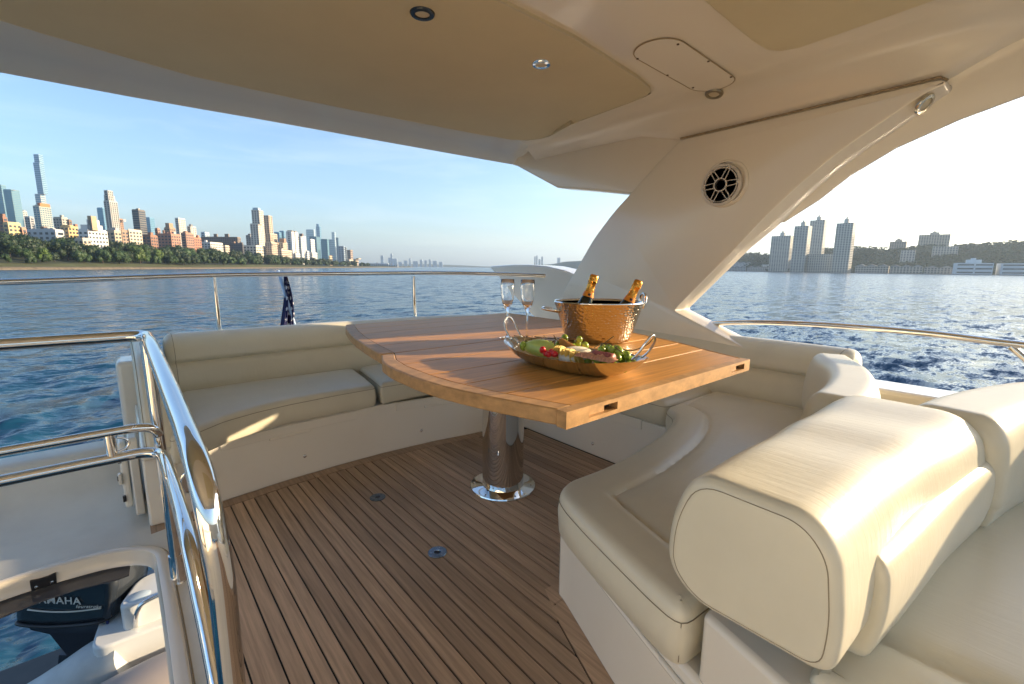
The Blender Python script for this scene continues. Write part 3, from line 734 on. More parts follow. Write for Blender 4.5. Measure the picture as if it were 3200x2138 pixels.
for y in (.055, -.75):
    part(MB().tube([(2.42, y, .735), (2.42, y - .16, .58)], .011, 14), 'strut', CHROME, sr)

# ================================================================== SIDE DECK WITH THE STAIR OPENING
sdk = empty('side_deck', (-.3, 1.8, 0), kind='structure', label='white moulded side deck round the stair opening')
hole = round_poly([(-.70, .55), (-.004, .55), (.004, 1.0), (.008, 1.5), (.004, 1.915), (-.10, 1.99), (-.30, 2.012), (-.55, 1.97), (-.70, 1.9)], [.1, .1, .2, .2, .13, .12, .2, .15, .12], 6)
if area2(hole) < 0: hole = hole[::-1]
hole = [tuple(p) for p in resample(hole, .03)]
Hn = len(hole)
outer = []
for x, y in hole:
    cx, cy = -.33, 1.3
    dx, dy = x - cx, y - cy
    t = min((( .085 - cx) / dx) if dx > 1e-6 else 1e9, ((-1.3 - cx) / dx) if dx < -1e-6 else 1e9, ((2.30 - cy) / dy) if dy > 1e-6 else 1e9, ((-2.0 - cy) / dy) if dy < -1e-6 else 1e9)
    outer.append((cx + dx * t, cy + dy * t))
o1, o2 = insets(hole, [-.036, -.033])
i1, i2, i3 = insets(hole, [0, .004, .012])
m = MB()
def rz(P, z): return [(p[0], p[1], z) for p in P]
m.rings([rz(outer, -.02), rz(outer, .0), rz(o1, .0)], cap=False)
part(m, 'deck_skin', NONSKID, sdk, ang=60)
m = MB().rings([rz(o1, -.002), rz(o2, .010), rz(insets(hole, [-.026])[0], .0135), rz(insets(hole, [-.008])[0], .0135), rz(insets(hole, [-.001])[0], .010), rz(i2, -.034), rz(insets(hole, [.008])[0], -.040)], cap=False)
part(m, 'hatch_frame', CEIL, sdk, ang=50)
part(MB().tube(rz(insets(hole, [-.039])[0], .0015), .0016, 6, closed=True), 'frame_gasket', mat('gasket', (.40, .31, .19), .8), sdk)
# cove and toe rail at the aft edge
cv = []
for x in np.linspace(-1.6, .02, 20):
    cv.append([(x, 2.25, -.002), (x, 2.36, .002), (x, 2.47, .022), (x, 2.56, .065), (x, 2.62, .125), (x, 2.65, .165), (x, 2.665, .178), (x, 2.69, .183), (x, 2.78, .183), (x, 2.82, .17), (x, 2.83, .0), (x, 2.83, -.15)])
part(MB().rings(cv, cap=False, loop=False), 'toe_rail', NONSKID, sdk, ang=50)
# smoked sliding hatch under the frame
part(MB().prism([(-.75, 1.77), (-.55, 1.84), (-.37, 1.907), (-.28, 1.926), (-.2, 1.927), (-.10, 1.905), (-.07, 1.91), (-.06, 2.05), (-.75, 2.05)], .005, base=-.052), 'sliding_cover', mat('smoked acrylic', (.10, .095, .10), .05, spec=.7, alpha=.93), sdk, False, bevel=.002)
la = empty('hatch_latch', (-.28, 2.0, -.02), label='black screwed catch on the inner rim of the stair opening', cat='latch', rz=math.radians(3))
MB().prism([(-.030, -.021), (.028, -.021), (.030, .016), (.012, .012), (-.012, .012), (-.030, .016)], .010, axis=1, base=-.008).build('plate', BLACK, la, True, 30, bevel=.002)
for x in (-.018, .018):
    MB().lathe([(.0001, 0), (.0045, 0), (.0045, .002), (.0001, .003)], n=12, M=Matrix.Translation((x, -.0075, -.010)) @ Matrix.Rotation(math.radians(90), 4, 'X')).build('screw', STEEL, la, True, 40)
# white hinged locker door on the end of the aft bench
dr = empty('locker_door', (-.03, 2.4, .16), label='white hinged locker door with latch at the end of the aft bench', cat='locker door')
part(MB().prism(round_poly([(2.22, .012), (2.46, .012), (2.46, .335), (2.22, .335)], .02), .030, axis=0, base=-.036), 'leaf', GEL, dr, bevel=.005)
part(MB().prism(round_poly([(2.25, .04), (2.50, .04), (2.50, .315), (2.25, .315)], .03), .024, axis=0, base=-.066), 'inner_leaf', GEL, dr, bevel=.008)
for z in (.09, .25):
    part(MB().box((-.070, 2.242, z - .012), (-.060, 2.252, z + .012)), 'hinge_slot', BLACK, dr, False)
part(MB().prism(round_poly([(2.235, .150), (2.265, .150), (2.265, .195), (2.235, .195)], .01), .012, axis=0, base=-.076), 'catch', GEL, dr, bevel=.003)
part(MB().box((-.078, 2.236, .170), (-.074, 2.246, .188)), 'catch_hole', BLACK, dr, False)
MBr = MB().lathe([(.052, 0), (.052, .006), (.044, .010), (.030, .006), (.0001, .006)], n=32, M=Matrix.Translation((.155, 2.142, .14)) @ Matrix.Rotation(math.radians(90), 4, 'X'))
vt = empty('round_vent', (.155, 2.14, .14), label='round chrome vent in the bench base behind the handrail', cat='vent')
part(MBr, 'ring', CHROME, vt)

# ================================================================== THINGS ON THE TABLE
def hammered(name, base, rough, scale, strength, dist=.0015):
    m = mat(name, base, rough, 1.)
    t = m.node_tree; N, L = t.nodes, t.links
    tc = N.new('ShaderNodeTexCoord'); v = N.new('ShaderNodeTexVoronoi'); v.feature = 'SMOOTH_F1'; v.inputs['Scale'].default_value = scale; v.inputs['Smoothness'].default_value = .6
    v.inputs['Randomness'].default_value = .55
    mp = N.new('ShaderNodeMapping'); mp.inputs['Scale'].default_value = (1, 1, 1.35)
    L.new(tc.outputs['Object'], mp.inputs[0]); L.new(mp.outputs[0], v.inputs['Vector'])
    b = N.new('ShaderNodeBump'); b.inputs['Strength'].default_value = strength; b.inputs['Distance'].default_value = dist
    L.new(v.outputs['Distance'], b.inputs['Height']); L.new(b.outputs[0], N['Principled BSDF'].inputs['Normal'])
    return m
HAM = hammered('hammered steel', (.64, .58, .49), .10, 78, .9, .003)
HAM2 = hammered('hammered dish steel', (.68, .65, .60), .15, 75, .45)
bk = empty('ice_bucket', (1.456, 1.161, TZ + .001), -YAW, label='oval hammered steel tub holding two champagne bottles', cat='ice bucket')
BS = 1.04
MB().lathe([(.02, .002), (.110, .0), (.122, .004), (.128, .02), (.150, .09), (.168, .145), (.171, .152)], n=72, sx=BS, sy=.9).build('outer_wall', HAM, bk, True, 60)
MB().lathe([(.171, .152), (.174, .156), (.172, .160), (.166, .159), (.162, .150), (.145, .09), (.122, .02), (.118, .012), (.0001, .010)], n=72, sx=BS, sy=.9).build('inner_wall', CHROME, bk, True, 60)
MB().tube([(-.160, -.03, .118), (-.185, -.045, .124), (-.212, -.05, .129), (-.225, -.03, .131), (-.218, -.005, .131), (-.195, .005, .127), (-.165, .0, .118)], .0065, 12, smooth=5).build('handle', CHROME, bk, True)
MB().tube([(.168, .035, .135), (.176, .04, .165), (.180, .03, .186), (.181, .005, .190), (.181, -.02, .182), (.178, -.03, .160), (.170, -.028, .135)], .0055, 12, smooth=5).build('handle', CHROME, bk, True)
for c, r_ in (((.02, .04, .10), .028), ((.06, .06, .108), .03), ((-.02, .07, .112), .026), ((.085, .03, .10), .028)):
    q = MB().box((-r_, -r_ * .8, -r_ * .6), (r_, r_ * .8, r_ * .6), Matrix.Translation(c) @ Matrix.Rotation(c[0] * 20, 4, 'Z') @ Matrix.Rotation(.4, 4, 'X')).build('ice_cube', mat('ice', (.95, .97, 1), .08, trans=1., ior=1.31), None, bevel=.006)
    q.name = 'ice_cube'; q.location = bk.location; q.rotation_euler = bk.rotation_euler
    tag(q, 'clear ice cube in the tub between the bottles', 'ice cube', 'ice cubes in the steel tub')
GLASSD = mat('dark green glass', (.006, .012, .007), .05, spec=.7)
FOIL = mat('gold orange foil', (.80, .36, .06), .26, .85, bump=(90, .6, 4, .003))
ORANGE = mat('orange label', (.80, .26, .02), .4)
def bottle(x, y, z, tilt, az, label, roll=0):
    t = empty('champagne_bottle', (x, y, z), label=label, cat='champagne bottle', group='champagne bottles in the steel tub')
    ax = Vector((math.cos(az), math.sin(az), 0)); d = Vector((0, 0, 1)) * math.cos(tilt) + ax * math.sin(tilt)
    q = d.to_track_quat('Z', 'Y'); t.rotation_euler = q.to_euler()
    MB().lathe([(.0001, .012), (.02, .0), (.036, .002), (.038, .01), (.038, .105), (.0365, .125), (.031, .152), (.0235, .178), (.0185, .196), (.0165, .212), (.015, .24), (.015, .255), (.0001, .255)], n=40).build('body', GLASSD, t, True, 70)
    MB().lathe([(.0205, .1935), (.0182, .207), (.0170, .222), (.0162, .243), (.0182, .245), (.0186, .249), (.0178, .253), (.0180, .262), (.0172, .271), (.012, .275), (.0001, .2755)], n=28).build('foil', FOIL, t, True, 60)
    MB().lathe([(.0235, .185), (.0216, .194), (.0198, .204), (.0194, .203), (.0212, .193), (.023, .184)], n=32).build('neck_band', ORANGE, t, True, 60)
    g = math.atan2(-FW0[1], -FW0[0])            # the seal looks towards the seats in the foreground
    v = q.inverted() @ Vector((-FW0[0], -FW0[1], 0)); a0 = math.atan2(v.y, v.x) + roll
    m = MB(); R = []
    for s in (0, .35, .7, 1):
        R.append([((.0216 - .0012 * math.sin(b) * s) * math.cos(a0 + .30 * s * math.cos(b)), (.0216 - .0012 * math.sin(b) * s) * math.sin(a0 + .30 * s * math.cos(b)), .1945 + .0052 * s * math.sin(b)) for b in np.linspace(0, 2 * math.pi, 15)[:-1]])
    R = [[(p[0] * 1.02, p[1] * 1.02, p[2]) for p in r] for r in R]
    m.rings(R[::-1]); m.build('seal', mat('dark seal', (.05, .02, .012), .5), t, True)
azr = math.atan2(R0[1], R0[0])
bottle(1.375, 1.215, .710, math.radians(16), azr + .1, 'upright champagne bottle in the tub, the one nearer the two flutes')
bottle(1.452, 1.105, .704, math.radians(24), azr, 'more tilted champagne bottle in the tub, beside the upright loop handle')

GLASS = mat('clear glass', (1, 1, 1), .0, trans=1., ior=1.46)
def flute(x, y, label):
    t = empty('champagne_flute', (x, y, TZ + .001), label=label, cat='champagne flute', group='empty champagne flutes on the table')
    MB().lathe([(.0001, .0), (.031, .0), (.0325, .001), (.031, .0025), (.012, .005), (.0055, .009), (.0042, .02), (.0038, .06), (.0042, .10), (.007, .118), (.0135, .128)] +
               [(.0200, .142), (.0255, .165), (.0283, .195), (.0288, .215), (.0282, .241), (.0274, .2415)] +
               [(.0279, .215), (.0274, .195), (.0246, .166), (.0190, .144), (.0105, .133), (.0001, .131)], n=48).build('glass', GLASS, t, True, 70)
flute(1.205, 1.432, 'empty champagne flute standing farther from the steel tub')
flute(1.243, 1.352, 'empty champagne flute partly hidden by the platter handle')

# platter: a boat-shaped hammered dish
DC = (.985, .888, TZ + .001)
pt = empty('serving_platter', DC, math.radians(90) + math.radians(2), label='boat shaped hammered steel platter loaded with fruit and cheese', cat='platter')
def dring(a, b, z, up, n=64):
    out = []
    for k in range(n):
        t = 2 * math.pi * k / n; c, s = math.cos(t), math.sin(t)
        px = a * math.copysign(abs(c) ** .92, c); py = b * math.copysign(abs(s) ** .80, s) * (1 - .10 * abs(c) ** 4)
        out.append((px, py, z * .74 + up * (abs(px) / .25) ** 2.2))
    return out
O = [dring(.10, .035, .0, 0), dring(.15, .062, .001, .004), dring(.18, .078, .008, .008), dring(.215, .097, .028, .012), dring(.248, .114, .056, .018), dring(.2490, .1150, .0585, .018)]
I = [dring(.246, .1125, .0575, .018), dring(.212, .095, .030, .012), dring(.176, .076, .011, .008), dring(.145, .058, .004, .004), dring(.08, .03, .003, 0)]
MB().rings(O + I).build('dish', HAM2, pt, True, 70)
for sx in (-1, 1):
    MB().tube([(sx * .226, -.024, .060), (sx * .246, -.025, .080), (sx * .262, -.021, .108), (sx * .267, -.008, .124), (sx * .267, .008, .124), (sx * .262, .021, .108), (sx * .246, .025, .080), (sx * .226, .024, .060)], .0030, 10, smooth=5).build('handle', CHROME, pt, True)
def put(o, label, cat, group=None):
    return tag(o, label, cat, group)
FZ = TZ + .013
# grapes
GRAPE = mat('green grape skin', (.30, .40, .06), .22, noise=(30, .75, 1.25), var=.22)
STEMM = mat('grape stem', (.13, .085, .035), .7)
gm = MB().ball((0, 0, 0), .0105, 14, 9, 1.12).mesh('grape', GRAPE, True)
def grapes(name, pts, stem, label, group):
    c = np.mean(np.array(pts), 0)
    t = empty(name, tuple(c), label=label, cat='grapes', group=group)
    for p in pts:
        o = link('grape', gm, t); o.location = Vector(p) - Vector(c); s_ = rnd.uniform(.9, 1.13); o.scale = (s_, s_, s_ * rnd.uniform(1, 1.1)); o.rotation_euler = (rnd.uniform(-.6, .6), rnd.uniform(-.6, .6), rnd.uniform(0, 6))
    q = MB()
    for s in stem: q.tube([tuple(np.array(v) - c) for v in s], .0014, 6, smooth=4)
    q.build('stem', STEMM, t, True)
R_ = random.Random(5)
pts = []
for i in range(400):
    a_, q_ = R_.uniform(0, 6.28), math.sqrt(R_.random()); x, y = 1.002 + .058 * q_ * math.cos(a_), .752 + .068 * q_ * math.sin(a_)
    z = FZ + .020 + (.038 if i % 3 else .014) * (1 - q_ * q_) + .008 * (x - .95) / .1
    if all((x - a) ** 2 + (y - b) ** 2 + (z - c) ** 2 > .0185 ** 2 for a, b, c in pts): pts.append((x, y, z))

grapes('grape_bunch', pts, [[(1.03, .83, FZ + .05), (1.01, .79, FZ + .068), (1.0, .75, FZ + .072), (.99, .70, FZ + .056)], [(1.02, .80, FZ + .06), (1.035, .775, FZ + .085), (1.03, .765, FZ + .09)], [(1.01, .74, FZ + .066), (1.02, .71, FZ + .06), (1.03, .685, FZ + .066), (1.05, .665, FZ + .082), (1.07, .662, FZ + .10)], [(1.0, .78, FZ + .066), (.985, .77, FZ + .075), (.98, .755, FZ + .066)]],
       'big bunch of green grapes at the nearer end of the platter', 'grape bunches on the platter')
pts = [(1.06, .975, FZ + .058), (1.045, .99, FZ + .036), (1.07, .93, FZ + .045), (1.055, .91, FZ + .062), (1.06, .89, FZ + .045), (1.045, .93, FZ + .035), (1.03, 1.01, FZ + .035), (1.02, 1.03, FZ + .034), (1.01, 1.045, FZ + .036), (1.03, .975, FZ + .036), (.935, 1.035, FZ + .040), (.95, 1.05, FZ + .028), (.975, 1.06, FZ + .034), (.99, 1.055, FZ + .028), (1.035, .955, FZ + .046)]
st = []
for i in range(9):
    a = np.array((.94 + .014 * i, 1.07 - .017 * i, FZ + .045)); st.append([a, a + (R_.uniform(-.02, .02), R_.uniform(-.02, .02), .014), a + (R_.uniform(-.03, .03), R_.uniform(-.03, .03), R_.uniform(0, .028))])
st.append([(.945, 1.065, FZ + .04), (.99, 1.03, FZ + .058), (1.03, .985, FZ + .056), (1.055, .93, FZ + .064), (1.06, .90, FZ + .066)])
grapes('grape_bunch', pts, st, 'sparse grapes on bare brown stems along the far side of the platter', 'grape bunches on the platter')
# melon wedge (pale green), cheese slices, brie, crackers, salami, raspberries
def wedge(c, L, r, rz_, name, label, cat):
    q = MB(); R = []
    for t in np.linspace(-1, 1, 13):
        k = math.sqrt(max(.02, 1 - t * t)); y = t * L
        R.append([(r * k * .5 * math.cos(a), y + .012 * (t * t), r * k * (.62 * math.sin(a) + (.0 if math.sin(a) < 0 else .1))) for a in np.linspace(0, 2 * math.pi, 15)[:-1]])
    q.rings(R); me = q.mesh(name, mat('pale green fruit', (.46, .56, .14), .35, noise=(16, .82, 1.25), bump=(40, .2)), True)
    o = link(name, me); o.location = c; o.rotation_euler = (.0, .35, rz_); return put(o, label, cat)
wedge((.958, .973, FZ + .033), .062, .040, math.radians(8), 'fruit_wedge', 'pale green fruit wedge lying in the platter beside the red berries', 'fruit wedge')
ORC = mat('orange cheese', (.62, .30, .08), .5, noise=(30, .85))
cs = empty('cheese_slices', (1.015, .90, FZ), label='fanned round orange slices leaning behind the white cheese', cat='sliced cheese')
for i in range(6):
    M = Matrix.Translation((.0 + .004 * i, .028 - .010 * i, .036 - .003 * i)) @ Matrix.Rotation(math.radians(58 - 3 * i), 4, 'Y') @ Matrix.Rotation(.25, 4, 'X')
    MB().lathe([(.0001, 0), (.0345, 0), (.0355, .002), (.0345, .004), (.0001, .004)], n=28, M=M).build('slice', ORC, cs, True, 40)
br = empty('brie_wheel', (.965, .845, FZ + .022), label='white rinded round cheese in the middle of the platter', cat='cheese')
br.rotation_euler = (.03, -.20, .3)
MB().lathe([(.0001, 0), (.045, 0), (.048, .003), (.0485, .017), (.046, .021), (.02, .022), (.0001, .022)], n=40).build('rind', mat('brie rind', (.74, .70, .60), .7, noise=(55, .82, 1.06), bump=(90, .5, 6, .0015)), br, True, 60)
YC = mat('yellow cracker', (.66, .47, .12), .7, noise=(60, .8), bump=(120, .4))
ck = empty('cracker_row', (.938, .845, FZ + .012), label='row of thin yellow crackers at the near rim of the platter', cat='crackers')
for i in range(9):
    M = Matrix.Translation((.004 * (i % 2), .040 - .0105 * i, .026 + .002 * (i % 3) - .0012 * i)) @ Matrix.Rotation(math.radians(62), 4, 'X') @ Matrix.Rotation(.15 * (i % 3 - 1), 4, 'Y')
    MB().lathe([(.0001, 0), (.020, 0), (.021, .0012), (.020, .0025), (.0001, .0025)], n=22, M=M).build('cracker', YC, ck, True, 40)
SAL = mat('salami', (.30, .075, .06), .5, noise=(70, .7, 1.7))
FATM = mat('cured ham', (.60, .30, .20), .45, noise=(40, .6, 1.35), stretch=(1, 5, 1))
sl = MB().tube([(.962, .775, FZ + .046), (.955, .74, FZ + .047), (.95, .705, FZ + .048)], .0125, 16, smooth=4).build('salami_roll', SAL, None, True)
put(sl, 'dark red rolled salami beside the grapes in the platter', 'salami')
q = MB()
for i in range(8):
    y = .80 - .014 * i
    q.add([(.906 + .004 * (i % 2), y, FZ + .044), (.945, y + .004, FZ + .050 + .003 * (i % 3)), (.95, y - .016, FZ + .047), (.91, y - .020, FZ + .045), (.912, y - .008, FZ + .054 + .002 * (i % 2))], [(0, 1, 4), (1, 2, 4), (2, 3, 4), (3, 0, 4)])
hm = q.build('ham_slices', FATM, None, True); put(hm, 'folded pink cured ham slices along the near rim of the platter', 'ham')
rb = empty('raspberries', (.918, .905, FZ + .032), label='bright red berries tucked under the green fruit wedge', cat='berries')
RED = mat('red berry', (.55, .015, .02), .3, bump=(220, .8, 2, .002))
bmh = MB().ball((0, 0, 0), .0095, 12, 8).mesh('berry', RED, True)
for i in range(7):
    o = link('berry', bmh, rb); o.location = (R_.uniform(-.012, .012), (i - 3) * .010, R_.uniform(0, .012))

# ================================================================== FLAG
fl = empty('ensign_flag', (1.03, 4.0, .9), label='furled dark blue flag with white stars hanging at the stern', cat='flag')
NAVY = mat('navy cloth', (.012, .014, .07), .8, bump=(300, .3))
def cloth(s, t):     # s across 0..1, t down 0..1
    wv = .018 + .115 * t ** .75
    x = (s - .5) * wv + .030 * t * 0 + .012 * math.sin(t * 5)
    y = .020 * math.sin(s * 13 + t * 2.2) * (.35 + t) + .010 * math.sin(s * 27 + 1)
    return np.array((x - .004 + .004 * t, y, .02 - .55 * t))
q = MB(); n1, n2 = 36, 40
q.rings([[tuple(cloth(i / n1, j / n2)) for i in range(n1 + 1)] for j in range(n2 + 1)], cap=False, loop=False)
q.build('cloth', NAVY, fl, True)
q = MB()
for row in range(11):
    t = .10 + row * .078
    for s in ((.3, .72) if row % 2 else (.5, .93) if row > 2 else (.5,)):
        size = .0185
        base = cloth(s, t); wv = .018 + .115 * t ** .75
        P = []
        for k in range(10):
            a = math.pi / 2 + k * math.pi / 5 + .2; r_ = size * (1 if k % 2 == 0 else .42)
            c = cloth(min(1, max(0, s + r_ * math.cos(a) / wv * .85)), t - r_ * math.sin(a) / .55); P.append((c[0], c[1] - .0028, c[2]))
        q.add(P + [(base[0], base[1] - .0032, base[2])], [(k, (k + 1) % 10, 10) for k in range(10)])
q.build('stars', mat('white stars', (.75, .74, .72), .8), fl)
MB().tube([(-.052, .02, .06), (.03, .0, -.34), (.09, -.02, -.62)], .012, 12).build('flagstaff', mat('blue white staff', (.36, .48, .62), .3), fl, True)

# ================================================================== TENDER WITH OUTBOARD MOTOR, BELOW THE STAIR OPENING
td = empty('tender', (.4, 3.4, -1.5), label='white inflatable tender with grab rails seen through the stair opening', cat='dinghy')
TW = mat('tender gelcoat', (.66, .68, .68), .3, noise=(3, .95)); TT_ = mat('tender tube', (.42, .36, .33), .55, noise=(2, .9), bump=(200, .2)); TG = mat('grey fabric', (.50, .52, .52), .6, noise=(5, .85))
def rbox(a, b, bev, M=None): return MB().box(a, b, M)
part(MB().prism(round_poly([(-.22, 3.10), (1.9, 3.02), (1.9, 3.75), (.05, 3.78), (-.16, 3.5)], [.1, .02, .02, .12, .1], 6), .45, base=-1.62), 'hull', TW, td, bevel=.04, seg=4)
part(MB().prism(round_poly([(-.10, 3.16), (1.5, 3.10), (1.5, 3.42), (.02, 3.44)], [.09, .02, .02, .09], 6), .16, base=-1.18), 'seat', TW, td, bevel=.035, seg=4)
part(MB().tube([(-.06, 3.175, -1.075), (.3, 3.155, -1.07), (1.5, 3.115, -1.07)], .004, 6), 'seat_seam', mat('seam grey', (.25, .24, .24), .7), td)
part(MB().prism(round_poly([(.12, 3.46), (1.6, 3.44), (1.6, 3.74), (.18, 3.76)], .05, 5), .30, base=-1.18), 'locker', TW, td, bevel=.05, seg=4)
part(MB().tube([(-.30, 2.98, -1.56), (-.2, 2.93, -1.47), (.05, 2.87, -1.42), (.6, 2.85, -1.40), (2.0, 2.83, -1.38)], [.08, .17, .19, .19, .19], 28, smooth=5), 'tube', TT_, td)
part(MB().tube([(-.1, 3.98, -1.05), (.1, 3.98, -1.0), (.6, 3.98, -1.0), (2.0, 3.95, -1.0)], [.13, .19, .2, .2], 28, smooth=5), 'tube', TW, td)
part(MB().tube([(-.62, 3.42, -1.60), (-.36, 3.30, -1.48), (-.18, 3.22, -1.36), (-.05, 3.14, -1.30)], [.12, .15, .15, .12], 20, smooth=5), 'cone_end', TG, td)
part(MB().tube([(-.02, 3.16, -1.16), (.0, 3.13, -1.05), (.06, 3.12, -1.00), (.3, 3.11, -.99), (1.2, 3.08, -.99)], .013, 12, smooth=5), 'grab_rail', CHROME, td)
part(MB().tube([(.13, 3.46, -1.02), (.15, 3.46, -.88), (.22, 3.46, -.84), (.5, 3.46, -.83), (1.2, 3.46, -.83)], .011, 12, smooth=5), 'grab_rail', CHROME, td)
part(MB().lathe([(.0001, 0), (.05, 0), (.052, .006), (.045, .012), (.0001, .012)], c=(.01, 3.225, -1.028), n=28, sx=1.15), 'filler_cap', mat('pale cap', (.45, .55, .62), .4), td)
part(MB().tube([(.16, 3.80, -.82), (.22, 3.74, -.84), (.28, 3.72, -.86), (.5, 3.66, -.86)], .012, 10, smooth=5), 'hose', BLACK, td)
part(MB().lathe([(.0001, 0), (.035, 0), (.035, .02), (.028, .03), (.0001, .03)], n=20, M=Matrix.Translation((.12, 3.60, -.95)) @ Matrix.Rotation(math.radians(60), 4, 'X')), 'deck_plug', BLACK, td)

pf = MB().prism(round_poly([(-1.5, 2.7), (2.6, 2.7), (2.6, 4.6), (-1.2, 4.6)], .2, 6), .12, base=-2.05).build('swim_platform', mat('shade dark platform', (.035, .033, .030), .35, noise=(3, .6), bump=(30, .2)), None, True, 40, bevel=.02)  # added over bright water; its dark colour stands for the shade there
tag(pf, 'added swim platform under the tender, coloured dark for shade', kind='structure')
td.location += Vector((-.10, .0, .10))
ob = empty('outboard_motor', (-.31, 3.54, -.975), -YAW + math.radians(3), label='dark grey outboard motor with pale lettering hung on the tender stern', cat='outboard motor')
COWL = mat('cowl paint', (.022, .027, .034), .22, coat=.5); LEGM = mat('motor leg paint', (.02, .028, .04), .35)
side_ = [(-.30, -.085), (-.315, -.03), (-.29, .06), (-.20, .115), (-.05, .150), (.12, .172), (.25, .190), (.262, .15), (.25, .06), (.225, -.03), (.19, -.085), (.0, -.10), (-.15, -.10)]
cw = smooth_loop(side_, 4)
def cring(y, s): 
    c = np.mean(np.array(cw), 0); return [((p[0] - c[0]) * s + c[0], y, (p[1] - c[1]) * s + c[1]) for p in cw]
MB().rings([cring(-.150, .80), cring(-.152, .90), cring(-.135, .97), cring(-.08, 1.), cring(.08, 1.), cring(.135, .97), cring(.152, .88), cring(.155, .7)]).build('cowl', COWL, ob, True, 60)
MB().tube([(-.30, -.10, -.075), (-.29, -.155, -.07), (-.15, -.165, -.085), (.0, -.165, -.085), (.16, -.165, -.07), (.2, -.12, -.068)], .010, 8, smooth=4).build('seal_strip', BLACK, ob, True)
MB().tube([(-.22, -.1545, .018), (-.1, -.1565, .002), (.04, -.1565, .0), (.18, -.1545, .014)], .0045, 6, smooth=4).build('stripe', mat('silver stripe', (.62, .60, .52), .3), ob, True)
MB().rings([[(x * s, y * s2, z) for x, y in ((-.27, -.13), (.18, -.13), (.20, 0), (.18, .13), (-.27, .13), (-.29, 0))] for z, s, s2 in ((-.085, 1, 1), (-.14, .95, .95), (-.20, .7, .7), (-.42, .38, .55))]).build('lower_cowl', LEGM, ob, True, 40)
MB().rings([[(x - .08 + dx, y, z) for x, y in ((-.12, -.05), (.06, -.06), (.09, 0), (.06, .06), (-.12, .05))] for z, dx in ((-.38, 0), (-.60, -.05), (-.85, -.12))]).build('leg', LEGM, ob, True, 40)
MB().lathe([(.0001, -.16), (.03, -.14), (.05, -.03), (.05, .10), (.03, .17), (.0001, .19)], n=18, M=Matrix.Translation((-.20, 0, -.86)) @ Matrix.Rotation(math.radians(90), 4, 'Y')).build('gearcase', LEGM, ob, True)
MB().box((.10, -.14, -.50), (.24, .14, -.16)).build('bracket', LEGM, ob, False, bevel=.02)
MB().tube([(.19, -.14, -.07), (.22, -.155, -.16), (.26, -.14, -.20), (.33, -.10, -.20)], .006, 8, smooth=4).build('fuel_hose', mat('blue hose', (.01, .03, .16), .4), ob, True)
MB().tube([(.2, -.02, -.05), (.34, -.03, -.02), (.42, .0, -.05), (.44, .03, -.16)], .022, 10, smooth=4).build('tiller_hose', BLACK, ob, True)
MT = Matrix.Translation((-.055, -.1575, .072)) @ Matrix.Rotation(math.radians(4), 4, 'Y') @ Matrix.Rotation(math.radians(90), 4, 'X')
PALE = mat('pale lettering', (.62, .61, .56), .5)
o = text('lettering', 'YAMAHA', .062, MT, PALE, ob, .0012, bold=.0003); o.matrix_basis = MT; o.matrix_parent_inverse = Matrix()
MT = Matrix.Translation((.115, -.1565, .028)) @ Matrix.Rotation(math.radians(2), 4, 'Y') @ Matrix.Rotation(math.radians(90), 4, 'X')
o = text('script_lettering', 'fourstroke', .030, MT, PALE, ob, .0012, shear=.35); o.matrix_basis = MT; o.matrix_parent_inverse = Matrix()

